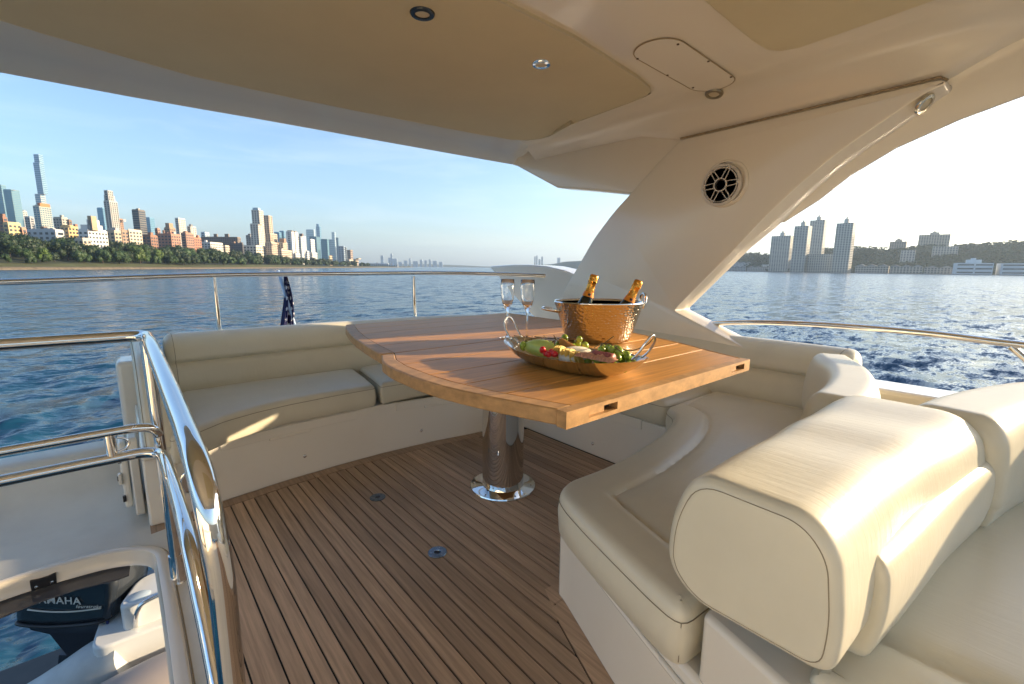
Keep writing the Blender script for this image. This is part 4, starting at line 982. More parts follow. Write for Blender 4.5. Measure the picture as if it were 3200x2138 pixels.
# ================================================================== WATER
def water():
    wr = np.random.RandomState(3)
    na, radii = 560, [2.2]
    while radii[-1] < 12000: radii.append(radii[-1] * (1.0165 if radii[-1] < 400 else 1.06) + .004)
    r = np.array(radii); nr = len(r)
    inner = np.linspace(-75, 75, na)                       # fine fan where the waves can be seen, coarse elsewhere
    outer = np.linspace(75, 285, 60)[1:-1]
    ang = np.radians(np.concatenate([inner, outer])) ; nA = len(ang)
    A, R = np.meshgrid(ang, r)
    u, wv = R * np.sin(A), R * np.cos(A)
    dr = np.gradient(r)[:, None] * np.ones_like(A)
    cell = np.maximum(dr, R * np.radians(150 / na)); cell[:, na - 1:] = np.maximum(cell[:, na - 1:], R[:, na - 1:] * .06); cell[:, 0] = cell[:, -1]
    z = np.zeros_like(A)
    wd = math.radians(62)                                  # the way the wind sea runs
    for i in range(110):
        lam = .34 * (9.) ** wr.rand() ** 1.2 ; k = 2 * math.pi / lam
        th = wd + wr.normal(0, .55); amp = .0085 * lam ** .8 * wr.uniform(.6, 1.3)
        att = np.clip((lam / cell - 2.2) / 2.5, 0, 1)
        ph = k * (u * math.sin(th) + wv * math.cos(th)) + wr.uniform(0, 6.28)
        s = np.sin(ph); z += amp * att * (s + .22 * np.sin(2 * ph + 1.57))
    gust = .85 + .3 * np.sin(u * .045 + wv * .02) * np.sin(wv * .031 - u * .013)
    z *= gust
    V = np.zeros((nr * nA, 3))
    V[:, 0] = (u * R0[0] + wv * FW0[0]).ravel(); V[:, 1] = (u * R0[1] + wv * FW0[1]).ravel(); V[:, 2] = WATER + z.ravel()
    i, j = np.meshgrid(np.arange(nr - 1), np.arange(nA), indexing='ij'); j2 = (j + 1) % nA
    Q = np.stack([i * nA + j, i * nA + j2, (i + 1) * nA + j2, (i + 1) * nA + j], -1).reshape(-1, 4)
    me = bpy.data.meshes.new('river'); me.vertices.add(len(V)); me.vertices.foreach_set('co', V.ravel())
    me.loops.add(Q.size); me.loops.foreach_set('vertex_index', Q.ravel().astype(np.int32)); me.polygons.add(len(Q))
    me.polygons.foreach_set('loop_start', np.arange(0, Q.size, 4, dtype=np.int32)); me.polygons.foreach_set('loop_total', np.full(len(Q), 4, np.int32))
    me.polygons.foreach_set('use_smooth', np.ones(len(Q), bool)); me.update(); me.validate()
    m = bpy.data.materials.new('river water'); m.use_nodes = True; t = m.node_tree; N, L = t.nodes, t.links; b = N['Principled BSDF']
    b.inputs['Base Color'].default_value = (.006, .044, .082, 1); b.inputs['Roughness'].default_value = .16; b.inputs['IOR'].default_value = 1.33
    g = N.new('ShaderNodeNewGeometry')
    # wave facets: the normal is tilted by noise directly, so that far water keeps its slopes
    acc = None
    for sc, k in ((.42, 1.25), (1.7, .95), (6.0, .7)):
        mp = N.new('ShaderNodeMapping'); mp.inputs['Rotation'].default_value = (0, 0, math.radians(24)); mp.inputs['Scale'].default_value = (.75, 1.6, 1)
        L.new(g.outputs['Position'], mp.inputs[0])
        n = N.new('ShaderNodeTexNoise'); n.inputs['Scale'].default_value = sc; n.inputs['Detail'].default_value = 4; n.inputs['Distortion'].default_value = .3
        L.new(mp.outputs[0], n.inputs['Vector'])
        sb = N.new('ShaderNodeVectorMath'); sb.operation = 'SUBTRACT'; sb.inputs[1].default_value = (.5, .5, .5); L.new(n.outputs['Color'], sb.inputs[0])
        ml = N.new('ShaderNodeVectorMath'); ml.operation = 'MULTIPLY'; ml.inputs[1].default_value = (k, k, 0); L.new(sb.outputs[0], ml.inputs[0])
        if acc is None: acc = ml
        else:
            ad = N.new('ShaderNodeVectorMath'); ad.operation = 'ADD'; L.new(acc.outputs[0], ad.inputs[0]); L.new(ml.outputs[0], ad.inputs[1]); acc = ad
    ad = N.new('ShaderNodeVectorMath'); ad.operation = 'ADD'; L.new(acc.outputs[0], ad.inputs[0]); L.new(g.outputs['Normal'], ad.inputs[1])
    nz = N.new('ShaderNodeVectorMath'); nz.operation = 'NORMALIZE'; L.new(ad.outputs[0], nz.inputs[0]); L.new(nz.outputs[0], b.inputs['Normal'])
    me.materials.append(m)
    o = link('river', me); tag(o, 'choppy blue river water', kind='structure')
water()

# ================================================================== FAR SHORES
def nm(base, k=1.): return tuple(c * k for c in base)
GRASS = mat('bank grass', (.075, .08, .025), .9, noise=(.08, .7, 1.3))
STONE = mat('seawall stone', (.13, .105, .07), .9, noise=(.35, .55, 1.3))
SOIL = mat('park ground', (.035, .045, .018), .95)
def loft(name, rows, mt, label, smooth=False):
    q = MB(); q.rings(rows, cap=False, loop=False); o = q.build(name, mt, None, smooth); return tag(o, label, kind='structure')
W = np.concatenate([np.arange(60, 700, 40), np.arange(700, 2600, 100)])
def shoreu(wv): return -338 - max(0, wv - 500) * .098
rr = random.Random(2)
jit = {float(wv): rr.uniform(-1.5, 1.5) for wv in W}
loft('seawall', [[uw(shoreu(wv) + jit[float(wv)] * .4, wv, WATER - 1), uw(shoreu(wv) - 1.5 + jit[float(wv)] * .3, wv, WATER + 1.0), uw(shoreu(wv) - 3.2, wv, WATER + 1.9 + jit[float(wv)] * .2), uw(shoreu(wv) - 5, wv, WATER + 2.0)] for wv in W], STONE, 'low stone seawall along the park shore')
loft('riverbank', [[uw(shoreu(wv) - 4.8, wv, WATER + 2.0), uw(shoreu(wv) - 9, wv, WATER + 2.1), uw(shoreu(wv) - 20 + jit[float(wv)], wv, WATER + 4.5 + jit[float(wv)] * .5)] for wv in W], GRASS, 'dry grass bank above the seawall')
loft('park_slope', [[uw(shoreu(wv) - 19.5, wv, WATER + 4.4), uw(shoreu(wv) - 50, wv, max(WATER + 4.6, 6 - wv * .004)), uw(shoreu(wv) - 95, wv, max(WATER + 5, 14 - wv * .010)), uw(shoreu(wv) - 130, wv, max(WATER + 5, 15 - wv * .011)), uw(shoreu(wv) - 1400, wv, max(WATER + 5, 15 - wv * .011))] for wv in W], SOIL, 'wooded ground rising behind the bank')
def slopez(wv, du):
    return float(np.interp(-du, [0, 19.5, 50, 95, 130, 2000], [WATER + 2, WATER + 4.4, max(WATER + 4.6, 6 - wv * .004), max(WATER + 5, 14 - wv * .010), max(WATER + 5, 15 - wv * .011), max(WATER + 5, 15 - wv * .011)]))

# ---- trees
def leafmat(name, a, b):
    m = mat(name, a, .6, noise=(.25, .6, 1.5), var=.16)
    m.node_tree.nodes['Principled BSDF'].inputs['Subsurface Weight'].default_value = 0
    return m
LEAF = [leafmat('dark leaves', (.014, .034, .006), 0), leafmat('green leaves', (.022, .052, .008), 0), leafmat('bright leaves', (.055, .095, .010), 0)]
BARK = mat('bark', (.07, .05, .035), .9)
def crown_mesh(seed, n, mt):
    g = np.random.RandomState(seed)
    blobs = []
    for i in range(11):
        a = g.uniform(0, 6.28); rad = g.uniform(0, .62); h = g.uniform(.30, .80)
        blobs.append((rad * math.cos(a) * .8, rad * math.sin(a) * .8, h, g.uniform(.20, .34)))
    blobs.append((0, 0, .62, .42))
    V, Fc = [], []
    for i in range(n):
        bx, by, bz, br_ = blobs[g.randint(len(blobs))]
        d = g.normal(size=3); d /= np.linalg.norm(d); rr_ = br_ * g.uniform(.72, 1.06)
        p = np.array((bx, by, bz)) + d * rr_ * (1, 1, .8)
        s = g.uniform(.022, .045)
        nrm = d + g.normal(0, .55, 3); nrm /= np.linalg.norm(nrm)
        t1 = np.cross(nrm, g.normal(size=3)); t1 /= np.linalg.norm(t1); t2 = np.cross(nrm, t1)
        k = len(V)
        V += [tuple(p + s * (c * t1 + e * t2 * .8)) for c, e in ((-1, -.3), (.1, -1), (1, .2), (-.1, 1))]; Fc.append((k, k + 1, k + 2, k + 3))
    bl = MB()                                                # dark inner mass behind the leaves
    for bx, by, bz, br_ in blobs: bl.ball((bx, by, bz), br_ * .72, 8, 6, .8)
    k = len(V); V += bl.v; Fc += [tuple(i + k for i in f) for f in bl.f]
    me = bpy.data.meshes.new('crown'); me.from_pydata(V, [], Fc); me.materials.append(mt); me.update(); return me
CROWN = [[crown_mesh(s * 10 + k, 1500, LEAF[k]) for s in range(3)] for k in range(3)]
TRUNK = MB().tube([(0, 0, 0), (.01, .0, .25), (-.01, .01, .5), (.0, .0, .7)], [.035, .026, .02, .008], 6).tube([(0, 0, .25), (.12, .05, .42), (.2, .1, .6)], [.015, .011, .004], 5).tube([(0, 0, .3), (-.12, -.06, .45), (-.2, .0, .62)], [.014, .01, .004], 5).mesh('trunk', BARK, True)
def tree(u, wv, z, h, wd, kind, label, group):
    p = uw(u, wv, z)
    t = empty('shade_tree', p, rr.uniform(0, 6.28), label=label, cat='tree', group=group)
    t.scale = (wd, wd, h)
    link('crown', CROWN[kind][rr.randrange(3)], t); link('trunk', TRUNK, t)
    return t
LBL = [('dark green leafy tree in the thick riverside park belt across the water', 'dark trees in the riverside park'),
       ('mid green leafy tree standing along the front of the riverside park', 'mid green trees in the riverside park')]
wv = 205.
while wv < 1500:
    for row, (du, hh) in enumerate(((-24, 13), (-46, 17), (-72, 18), (-97, 16))):
        if row == 1 and wv > 900 or row == 3 and wv > 640: continue
        U_ = shoreu(wv) + du + rr.uniform(-7, 7); w2 = wv + rr.uniform(-4, 4)
        k = 1 if (row == 0 and rr.random() < .6) or (row > 0 and rr.random() < .25) else 0
        x_ = 1600 + 1422 * U_ / w2
        hs = hh * rr.uniform(.78, 1.16)
        if x_ < 330 and row == 0 and rr.random() < .5: hs *= .6
        tree(U_, w2, slopez(w2, U_ - shoreu(w2)) - .5, hs * (1 if wv < 800 else .9), hs * rr.uniform(.68, .9), k, *LBL[k])
    wv += 10.5 if wv < 520 else 15 if wv < 800 else 24
for x_, h, wd, lb in ((205, 12.5, 9, 'bright yellow green round tree on the bank in front of the dark belt'),
                      (490, 19, 13, 'large bright green tree, tallest crown of the riverside park'),
                      (545, 17, 11, 'bright green tree just beside the tallest park crown, nearer the river towers'),
                      (640, 13, 10, 'rounded bright green tree below the long dark apartment block')):
    d = 352 * 1422 / (1600 - x_); u_ = shoreu(d) - 26
    tree(u_, d, slopez(d, -26) - .5, h, wd, 2, lb, None)

# ---- buildings
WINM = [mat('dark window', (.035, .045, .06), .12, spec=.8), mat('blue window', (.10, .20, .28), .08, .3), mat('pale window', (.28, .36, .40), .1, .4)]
WALL = {}
def wall(c, glass=False):
    key = (c, glass)
    if key not in WALL:
        WALL[key] = mat('wall %d' % len(WALL), c, .18 if glass else .85, .35 if glass else 0., noise=(.04, .9, 1.08))
    return WALL[key]
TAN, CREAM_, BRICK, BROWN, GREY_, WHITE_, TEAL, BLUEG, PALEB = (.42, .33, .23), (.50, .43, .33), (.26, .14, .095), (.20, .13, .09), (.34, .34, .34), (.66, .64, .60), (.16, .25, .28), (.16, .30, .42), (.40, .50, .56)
def bbox_part(bm_, u0, u1, w0, w1, z0, z1):
    vs = [uw(u0, w0, z0), uw(u1, w0, z0), uw(u1, w1, z0), uw(u0, w1, z0), uw(u0, w0, z1), uw(u1, w0, z1), uw(u1, w1, z1), uw(u0, w1, z1)]
    bm_.add(vs, [(0, 3, 2, 1), (4, 5, 6, 7), (0, 1, 5, 4), (1, 2, 6, 5), (2, 3, 7, 6), (3, 0, 4, 7)])
def windows(bm_, u0, u1, w0, w1, z0, z1, fh, cw_, wf=.55, hf=.55, bands=False):
    nf = max(1, int((z1 - z0) / fh)); fhh = (z1 - z0) / nf
    e = .25
    for face in (0, 1):
        Lf = (u1 - u0) if face == 0 else (w1 - w0)
        nc = 1 if bands else max(1, int(Lf / cw_))
        if nf * nc > 2600: nc = max(1, 2600 // nf)
        cwid = Lf / nc
        for i in range(nf):
            za = z0 + fhh * (i + (1 - hf) / 2); zb_ = za + fhh * hf
            for j in range(nc):
                a = cwid * (j + (1 - wf) / 2); b_ = a + cwid * wf
                if bands: a, b_ = cwid * .03, cwid * .97
                if face == 0: P = [uw(u0 + a, w0 - e, za), uw(u0 + b_, w0 - e, za), uw(u0 + b_, w0 - e, zb_), uw(u0 + a, w0 - e, zb_)]
                else: P = [uw(u1 + e, w0 + a, za), uw(u1 + e, w0 + b_, za), uw(u1 + e, w0 + b_, zb_), uw(u1 + e, w0 + a, zb_)]
                bm_.add(P, [(0, 1, 2, 3)])
def city(name, label, cat, xl, xm, xr, yt, d, col, win=0, fh=3.4, cw_=3.6, glass=False, bands=False, wf=.55, hf=.55, extra=(), base=None, group=None):
    """near face spans photo x from xl to xm, the face towards the river from xm to xr; extra = stacked setbacks (xl,xm,xr,ytop[,colour])"""
    um = far(xm, yt, d) @ R0; ul = far(xl, yt, d) @ R0
    zt = far(xm, yt, d)[2]
    xr = max(xr, xm + 1.5)
    w1 = d * (xm - 1600) / (xr - 1600) if xr < 1590 else d + 30
    w1 = min(w1, d + 160)
    zb_ = (WATER + 1.5) if base is None else base
    t = empty(name, uw((um + ul) / 2, d, zb_), label=label, cat=cat, group=group)
    q = MB(); bbox_part(q, ul, um, d, w1, zb_, zt)
    def cp(m, nme, mt):
        o = m.build(nme, mt, t); o.matrix_parent_inverse = Matrix.Translation(-t.location); return o
    cp(q, 'tower_body' if zt > 60 else 'building_body', wall(col, glass))
    q = MB(); windows(q, ul, um, d, w1, max(zb_ + 3, zt - 420), zt - 1.2, fh * max(1, d / 900), cw_ * max(1, d / 800), wf, hf, bands)
    tag(cp(q, 'windows', WINM[win]), kind='stuff')
    q = MB(); bbox_part(q, ul + .6, um - .6, d + .6, w1 - .6, zt - .2, zt + .9)
    zl = zt
    q2 = MB()
    for e in extra:
        eul, eum = far(e[0], e[3], d) @ R0, far(e[1], e[3], d) @ R0
        ez = far(e[1], e[3], d)[2]; ew1 = min(d * (e[1] - 1600) / (e[2] - 1600) if e[2] > e[1] else d + 8, d + 150)
        o_ = MB(); bbox_part(o_, eul, eum, d + 1.2, max(ew1, d + 4), zl - .3, ez)
        cp(o_, 'upper_stage' if ez - zl > 14 else 'roof_house', wall(e[4] if len(e) > 4 else col, glass and len(e) < 5))
        if ez - zl > 14: windows(q2, eul, eum, d + 1.2, max(ew1, d + 4), zl + 1, ez - 1, fh * max(1, d / 900), cw_ * max(1, d / 800), wf, hf, bands); zl = ez
    if q2.v: tag(cp(q2, 'upper_windows', WINM[win]), kind='stuff')
    cp(q, 'parapet', wall(col, glass))
    if not extra and not glass and um - ul > 8:
        for k in range(rr.randint(1, 3)):
            a_ = ul + (um - ul) * rr.uniform(.1, .75); s_ = rr.uniform(2.5, 5); hh_ = rr.uniform(2, 4.5); dd_ = rr.uniform(2, max(3, min(20, w1 - d - 6)))
            o_ = MB(); bbox_part(o_, a_, min(a_ + s_, um - .5), d + dd_, d + dd_ + s_, zt - .1, zt + hh_); cp(o_, 'roof_house', wall(rr.choice([col, BROWN, GREY_])))
        if rr.random() < .5 and zt < 60:
            a_ = ul + (um - ul) * rr.uniform(.2, .8); c_ = uw(a_, d + 5, zt)
            cp(MB().lathe([(1.3, 1.8), (1.35, 4.6), (.1, 5.8)], c=c_, n=10).box((c_[0] - .9, c_[1] - .9, zt - .1), (c_[0] + .9, c_[1] + .9, zt + 1.9)), 'water_tank', wall((.16, .10, .07)))
    return t
city('glass_tower', 'teal glass tower cut by the left edge of the photo', 'tower', -30, 2, 18, 578, 1050, TEAL, 1, glass=True, bands=True, hf=.6)
city('glass_tower', 'wide teal glass tower with a red stripe, beside the one at the frame edge', 'tower', 9, 34, 60, 593, 950, TEAL, 1, glass=True, bands=True, hf=.55, extra=((33, 42, 46, 594, (.45, .10, .07)),))
city('stepped_tower', 'pale stepped tower behind the red striped glass tower', 'tower', 58, 70, 84, 660, 1200, (.42, .42, .40), 0)
city('apartment_house', 'red brick apartment house at the photo edge below the glass towers', 'building', -20, 8, 22, 678, 520, BRICK, 0, extra=((-5, 4, 8, 668),))
city('apartment_house', 'yellow lit apartment house under the red striped tower', 'building', 8, 24, 64, 696, 430, (.58, .44, .22), 0)
city('apartment_house', 'narrow pinkish brick house next to the yellow lit one', 'building', 64, 68, 82, 712, 440, (.42, .24, .17), 0)
city('grey_block', 'grey mid rise block peeping between the red striped tower and the orange topped one', 'building', 76, 92, 106, 678, 700, GREY_, 0)
city('supertall_tower', 'very tall slender glass skyscraper, the highest on the skyline', 'skyscraper', 109, 126, 144, 640, 1900, (.40, .39, .37), 1, bands=True, hf=.5, extra=((107, 124, 141, 606, (.36, .36, .35)), (102, 121, 136, 508, (.20, .31, .40)), (103, 119, 133, 482, (.22, .33, .42))))
city('orange_topped_tower', 'glass apartment tower with orange band on top, in front of the slender skyscraper', 'tower', 102, 122, 158, 644, 760, (.42, .42, .36), 1, wf=.7, hf=.6, extra=((114, 122, 155, 634, (.48, .17, .07)),))
city('long_grey_block', 'long low grey block with big windows above the trees', 'building', 81, 172, 203, 719, 470, (.44, .45, .45), 0, fh=4.4, cw_=5.5, wf=.5, hf=.5)
city('apartment_house', 'grey beige house with roof huts between orange topped tower and white building', 'building', 165, 192, 211, 680, 640, (.40, .37, .31), 0, extra=((183, 190, 196, 672),))
city('apartment_house', 'dark brown narrow house over the yellow orange one', 'building', 208, 215, 224, 688, 600, BROWN, 0)
city('apartment_house', 'yellow orange lit house just left of the white stepped building', 'building', 188, 212, 243, 706, 480, (.52, .36, .17), 0, extra=((225, 231, 236, 700, BRICK),))
city('white_stepped_building', 'bright white stepped apartment building with balconies above the trees', 'building', 243, 274, 334, 718, 440, (.62, .60, .56), 0, cw_=3.2, wf=.5, hf=.5, extra=((247, 277, 319, 702), (266, 281, 309, 686), (268, 280, 300, 674, (.36, .27, .18))))
city('low_white_terrace', 'low cream building at tree level beside the white stepped one', 'building', 232, 258, 284, 746, 420, CREAM_, 0)
city('glass_block', 'blue glass block standing behind the tall ribbed grey tower', 'tower', 302, 320, 326, 650, 1000, BLUEG, 1, glass=True, bands=True)
city('ribbed_tower', 'tall ribbed grey stone tower with stepped crown', 'tower', 323, 341, 366, 628, 820, (.40, .39, .36), 0, cw_=3.4, wf=.45, hf=.75, extra=((322, 336, 358, 610), (322, 334, 352, 594)))
city('apartment_house', 'slim brown tower beside the tall ribbed grey one', 'tower', 364, 372, 384, 684, 860, (.34, .20, .12), 0, extra=((382, 384, 394, 692, GREY_),))
city('beige_terrace', 'dark sided beige terrace, first of the row before the dark tower', 'building', 328, 357, 378, 722, 500, (.44, .36, .26), 0)
city('beige_terrace', 'brown terrace, second in the row below the dark tower', 'building', 378, 380, 400, 720, 512, (.30, .21, .15), 0)
city('beige_terrace', 'large cream lit terrace directly under the dark tower', 'building', 398, 402, 442, 718, 520, (.58, .49, .36), 0)
city('dark_tower', 'dark grey slab tower standing alone over the cream terrace', 'tower', 411, 432, 453, 656, 740, (.15, .14, .13), 0, wf=.7, hf=.55, bands=True, extra=((422, 430, 434, 651, (.4, .34, .26)),))
city('glass_tower', 'light blue glass tower just beyond the dark slab', 'tower', 452, 467, 482, 680, 1150, BLUEG, 1, glass=True, bands=True)
city('brick_house', 'small reddish brick house below the light blue glass tower', 'building', 442, 470, 492, 736, 560, BRICK, 0, extra=((458, 468, 478, 726),))
city('brick_house', 'brick house with two roof turrets among the brick row', 'building', 483, 492, 500, 714, 760, (.38, .20, .14), 0)
city('brick_tower', 'brown brick tower with ornate stepped top', 'tower', 512, 530, 548, 712, 720, (.34, .23, .15), 0, extra=((514, 526, 540, 697),))
city('pale_tower', 'pale cream tower, taller of two behind the brick row', 'tower', 546, 557, 578, 682, 1050, (.56, .52, .44), 0)
city('pale_tower', 'pale cream tower with dark cap, shorter of two behind the brick row', 'tower', 584, 595, 612, 708, 1080, (.54, .50, .43), 0, extra=((589, 595, 602, 701, (.2, .2, .2)),))
city('brick_apartment', 'dark sided brick apartment with lit red front, first of the brick row', 'building', 491, 534, 563, 732, 590, (.36, .19, .13), 0)
city('brick_apartment', 'brick apartment house, second of the brick row', 'building', 565, 580, 604, 728, 640, (.35, .20, .14), 0, extra=((570, 578, 586, 722),))
city('brick_apartment', 'deep red brick apartment house at the end of the brick row', 'building', 588, 602, 628, 742, 660, (.40, .18, .11), 0, extra=((610, 616, 622, 735),))
city('pale_block', 'faint pale block behind the long dark apartment block', 'tower', 627, 640, 654, 726, 1300, PALEB, 0)
city('long_dark_block', 'long dark brown apartment block with three roof huts', 'building', 627, 742, 752, 742, 860, (.20, .16, .13), 0, extra=((666, 676, 680, 731), (700, 712, 716, 731)))
city('white_low_block', 'low whitish apartment block in front of the long dark one', 'building', 628, 657, 696, 758, 720, (.55, .52, .47), 0)
city('small_beige_house', 'small beige house at the trees below the long dark block', 'building', 696, 704, 717, 768, 760, CREAM_, 0)
city('dark_low_block', 'dark low block between the long dark block and the curved podium', 'building', 716, 757, 761, 762, 800, (.10, .09, .09), 0)
city('stone_twin_tower', 'tallest stone tower of the riverside pair, with rounded top', 'tower', 781, 806, 825, 700, 1000, (.56, .51, .43), 0, cw_=4, wf=.5, hf=.6, extra=((784, 808, 822, 656), (788, 805, 813, 649, PALEB)))
city('stone_twin_tower', 'browner second stone tower of the riverside pair', 'tower', 822, 844, 866, 730, 1040, (.46, .36, .26), 0, cw_=4, wf=.5, hf=.6, extra=((821, 838, 850, 673),))
city('curved_podium', 'cream podium with big windows at the foot of the stone towers', 'building', 760, 800, 831, 768, 930, (.64, .58, .47), 0, fh=5, cw_=5)
city('stone_annex', 'lower stone block stepping down from the second stone tower', 'building', 828, 848, 866, 758, 960, (.48, .38, .28), 0, extra=((866, 866, 872, 764),))
city('dark_shoulder', 'grey shoulder block left of the tallest stone tower', 'tower', 768, 782, 788, 736, 1050, (.28, .27, .25), 0)
city('glass_tower', 'pale blue sloped glass tower behind the stone pair', 'tower', 856, 872, 880, 726, 1500, BLUEG, 1, glass=True, bands=True)
city('glass_tower', 'second pale blue glass tower, right behind the brown capped one', 'tower', 873, 886, 891, 722, 1520, BLUEG, 1, glass=True, bands=True)
city('brown_capped_tower', 'beige tower with brown cap next to the white slabs', 'tower', 868, 884, 898, 758, 1060, (.50, .42, .31), 0, extra=((872, 886, 894, 745, (.28, .18, .12)),))
city('beige_annex', 'beige stepped annex at the foot of the brown capped tower', 'building', 864, 880, 912, 782, 1000, (.52, .44, .34), 0)
city('white_slab_tower', 'white slab tower with dark gable, first of three along the river', 'tower', 893, 911, 919, 724, 1150, (.66, .65, .61), 0, cw_=5, wf=.35, extra=((897, 911, 915, 720, (.22, .17, .13)),))
city('white_slab_tower', 'white slab tower, second of three along the river', 'tower', 914, 922, 931, 726, 1180, (.62, .60, .55), 0, cw_=5, wf=.35, extra=((914, 921, 926, 722, (.24, .19, .15)),))
city('white_podium', 'low white podium joining the white slab towers', 'building', 910, 924, 938, 793, 1100, (.68, .66, .62), 0)
city('white_slab_tower', 'white slab tower with dark brown cap, third of three along the river', 'tower', 928, 940, 955, 738, 1230, (.60, .59, .55), 0, cw_=5, wf=.4, extra=((934, 943, 948, 730, (.16, .12, .10)),))
city('white_low_tower', 'short white tower at the foot of the third slab', 'building', 954, 960, 966, 785, 1180, (.66, .65, .62), 0)
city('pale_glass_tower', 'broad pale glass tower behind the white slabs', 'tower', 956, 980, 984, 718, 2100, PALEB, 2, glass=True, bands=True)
city('white_slab_tower', 'narrow white slab in front of the broad pale glass tower', 'tower', 968, 971, 983, 748, 1350, (.68, .68, .66), 0)
city('white_podium', 'small white block with dark windows at the waterfront below the narrow slab', 'building', 968, 976, 991, 790, 1250, (.66, .65, .62), 0)
city('dark_glass_tower', 'dark teal glass tower below the pointed blue one', 'tower', 966, 988, 999, 740, 1600, (.10, .18, .21), 1, glass=True, bands=True)
sp_t = city('pointed_tower', 'pale blue tower with slanted pointed top', 'skyscraper', 987, 998, 1003, 708, 2700, BLUEG, 1, glass=True, bands=True, extra=((988, 995, 998, 700),))
city('glass_tower', 'teal glass block with a bright white edge near the end of the towers', 'tower', 1002, 1022, 1027, 748, 1500, (.14, .26, .30), 1, glass=True, bands=True)
city('brown_low_tower', 'short tan tower at the waterfront beside the white edged glass block', 'building', 1026, 1030, 1038, 800, 1450, (.50, .36, .22), 0)
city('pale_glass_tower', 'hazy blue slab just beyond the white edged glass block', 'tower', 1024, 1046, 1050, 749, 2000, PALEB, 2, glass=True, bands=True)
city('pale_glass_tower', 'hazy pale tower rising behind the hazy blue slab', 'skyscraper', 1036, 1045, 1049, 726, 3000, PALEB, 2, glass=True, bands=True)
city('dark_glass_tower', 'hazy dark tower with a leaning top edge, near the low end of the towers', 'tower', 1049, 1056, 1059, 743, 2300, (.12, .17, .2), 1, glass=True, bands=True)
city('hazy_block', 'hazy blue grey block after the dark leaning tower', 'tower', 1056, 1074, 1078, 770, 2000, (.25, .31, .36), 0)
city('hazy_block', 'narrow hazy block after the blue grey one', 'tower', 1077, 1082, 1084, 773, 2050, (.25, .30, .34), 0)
city('brown_tower', 'last brown brick tower before the low pier sheds', 'tower', 1084, 1095, 1102, 782, 1750, (.30, .22, .16), 0, extra=((1089, 1096, 1101, 781),))
city('cream_low_block', 'low cream block at the waterfront before the piers', 'building', 1080, 1092, 1104, 812, 1550, CREAM_, 0)
city('beige_low_block', 'low beige block right at the end of the city row', 'building', 1103, 1112, 1120, 810, 1900, TAN, 0, extra=((1112, 1120, 1128, 807),))
for xl, xr, yt, lb in ((1082, 1146, 829, 'long dark roofed pier shed nearest the last towers'), (1146, 1214, 824, 'long white pier shed with flat roof over the water'), (1214, 1244, 828, 'small pale pier shed beyond the long white one')):
    city('pier_shed', lb, 'pier shed', xl, xr - 1, xr, yt, 1950, (.52, .56, .57), 0, fh=5, base=WATER + .6)
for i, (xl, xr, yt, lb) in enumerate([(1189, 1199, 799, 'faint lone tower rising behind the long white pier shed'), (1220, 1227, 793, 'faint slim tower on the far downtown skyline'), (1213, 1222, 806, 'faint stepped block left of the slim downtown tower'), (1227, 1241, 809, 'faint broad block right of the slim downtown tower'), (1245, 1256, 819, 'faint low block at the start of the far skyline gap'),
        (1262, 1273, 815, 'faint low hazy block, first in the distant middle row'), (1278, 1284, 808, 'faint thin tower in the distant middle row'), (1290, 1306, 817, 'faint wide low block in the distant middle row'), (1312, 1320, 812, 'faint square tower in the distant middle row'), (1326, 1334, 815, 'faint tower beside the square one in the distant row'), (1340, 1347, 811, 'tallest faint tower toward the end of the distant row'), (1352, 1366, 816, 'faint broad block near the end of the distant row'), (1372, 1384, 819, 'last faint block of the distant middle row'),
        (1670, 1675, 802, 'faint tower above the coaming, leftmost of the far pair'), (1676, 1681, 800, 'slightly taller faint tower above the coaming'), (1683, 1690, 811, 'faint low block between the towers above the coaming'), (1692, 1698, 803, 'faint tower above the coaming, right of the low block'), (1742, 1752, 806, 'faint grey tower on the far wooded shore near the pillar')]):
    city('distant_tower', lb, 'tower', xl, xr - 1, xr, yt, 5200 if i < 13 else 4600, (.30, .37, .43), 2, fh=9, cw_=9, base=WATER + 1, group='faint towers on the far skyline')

# ---- far low shore straight ahead
LANDM = mat('distant land', (.06, .08, .06), .95)
def ridge(name, pts, thick, label, mt):
    """land with its crest along photo points (x, y, distance)"""
    rows = []
    for x, y, d in pts:
        p = far(x, y, d); dirv = np.array([p[0], p[1]]) / np.hypot(p[0], p[1])
        a, b_ = p[:2] - dirv * thick, p[:2] + dirv * thick
        mid = p[:2] - dirv * thick * .45
        rows.append([(a[0], a[1], WATER - 1), (a[0] + dirv[0] * 4, a[1] + dirv[1] * 4, WATER + 1.2), (mid[0], mid[1], WATER + max(1.6, (p[2] - WATER) * .62)), tuple(p), (b_[0], b_[1], WATER - 1)])
    o = MB().rings(rows, cap=False, loop=False).build(name, mt, None, True); return tag(o, label, kind='structure')
ridge('far_shore', [(1040, 830, 5600), (1150, 826, 5600), (1260, 826, 5600), (1330, 825, 5800), (1440, 829, 5800), (1500, 832, 5600), (1560, 834, 5400)], 250, 'low hazy shore straight down the river', LANDM)
ridge('far_hill', [(1640, 832, 4200), (1690, 828, 3900), (1730, 825, 3600), (1765, 818, 3300), (1800, 816, 3000), (1850, 814, 2800), (2000, 808, 2400), (2200, 796, 1900)], 160, 'hazy wooded point behind the pillar', LANDM)
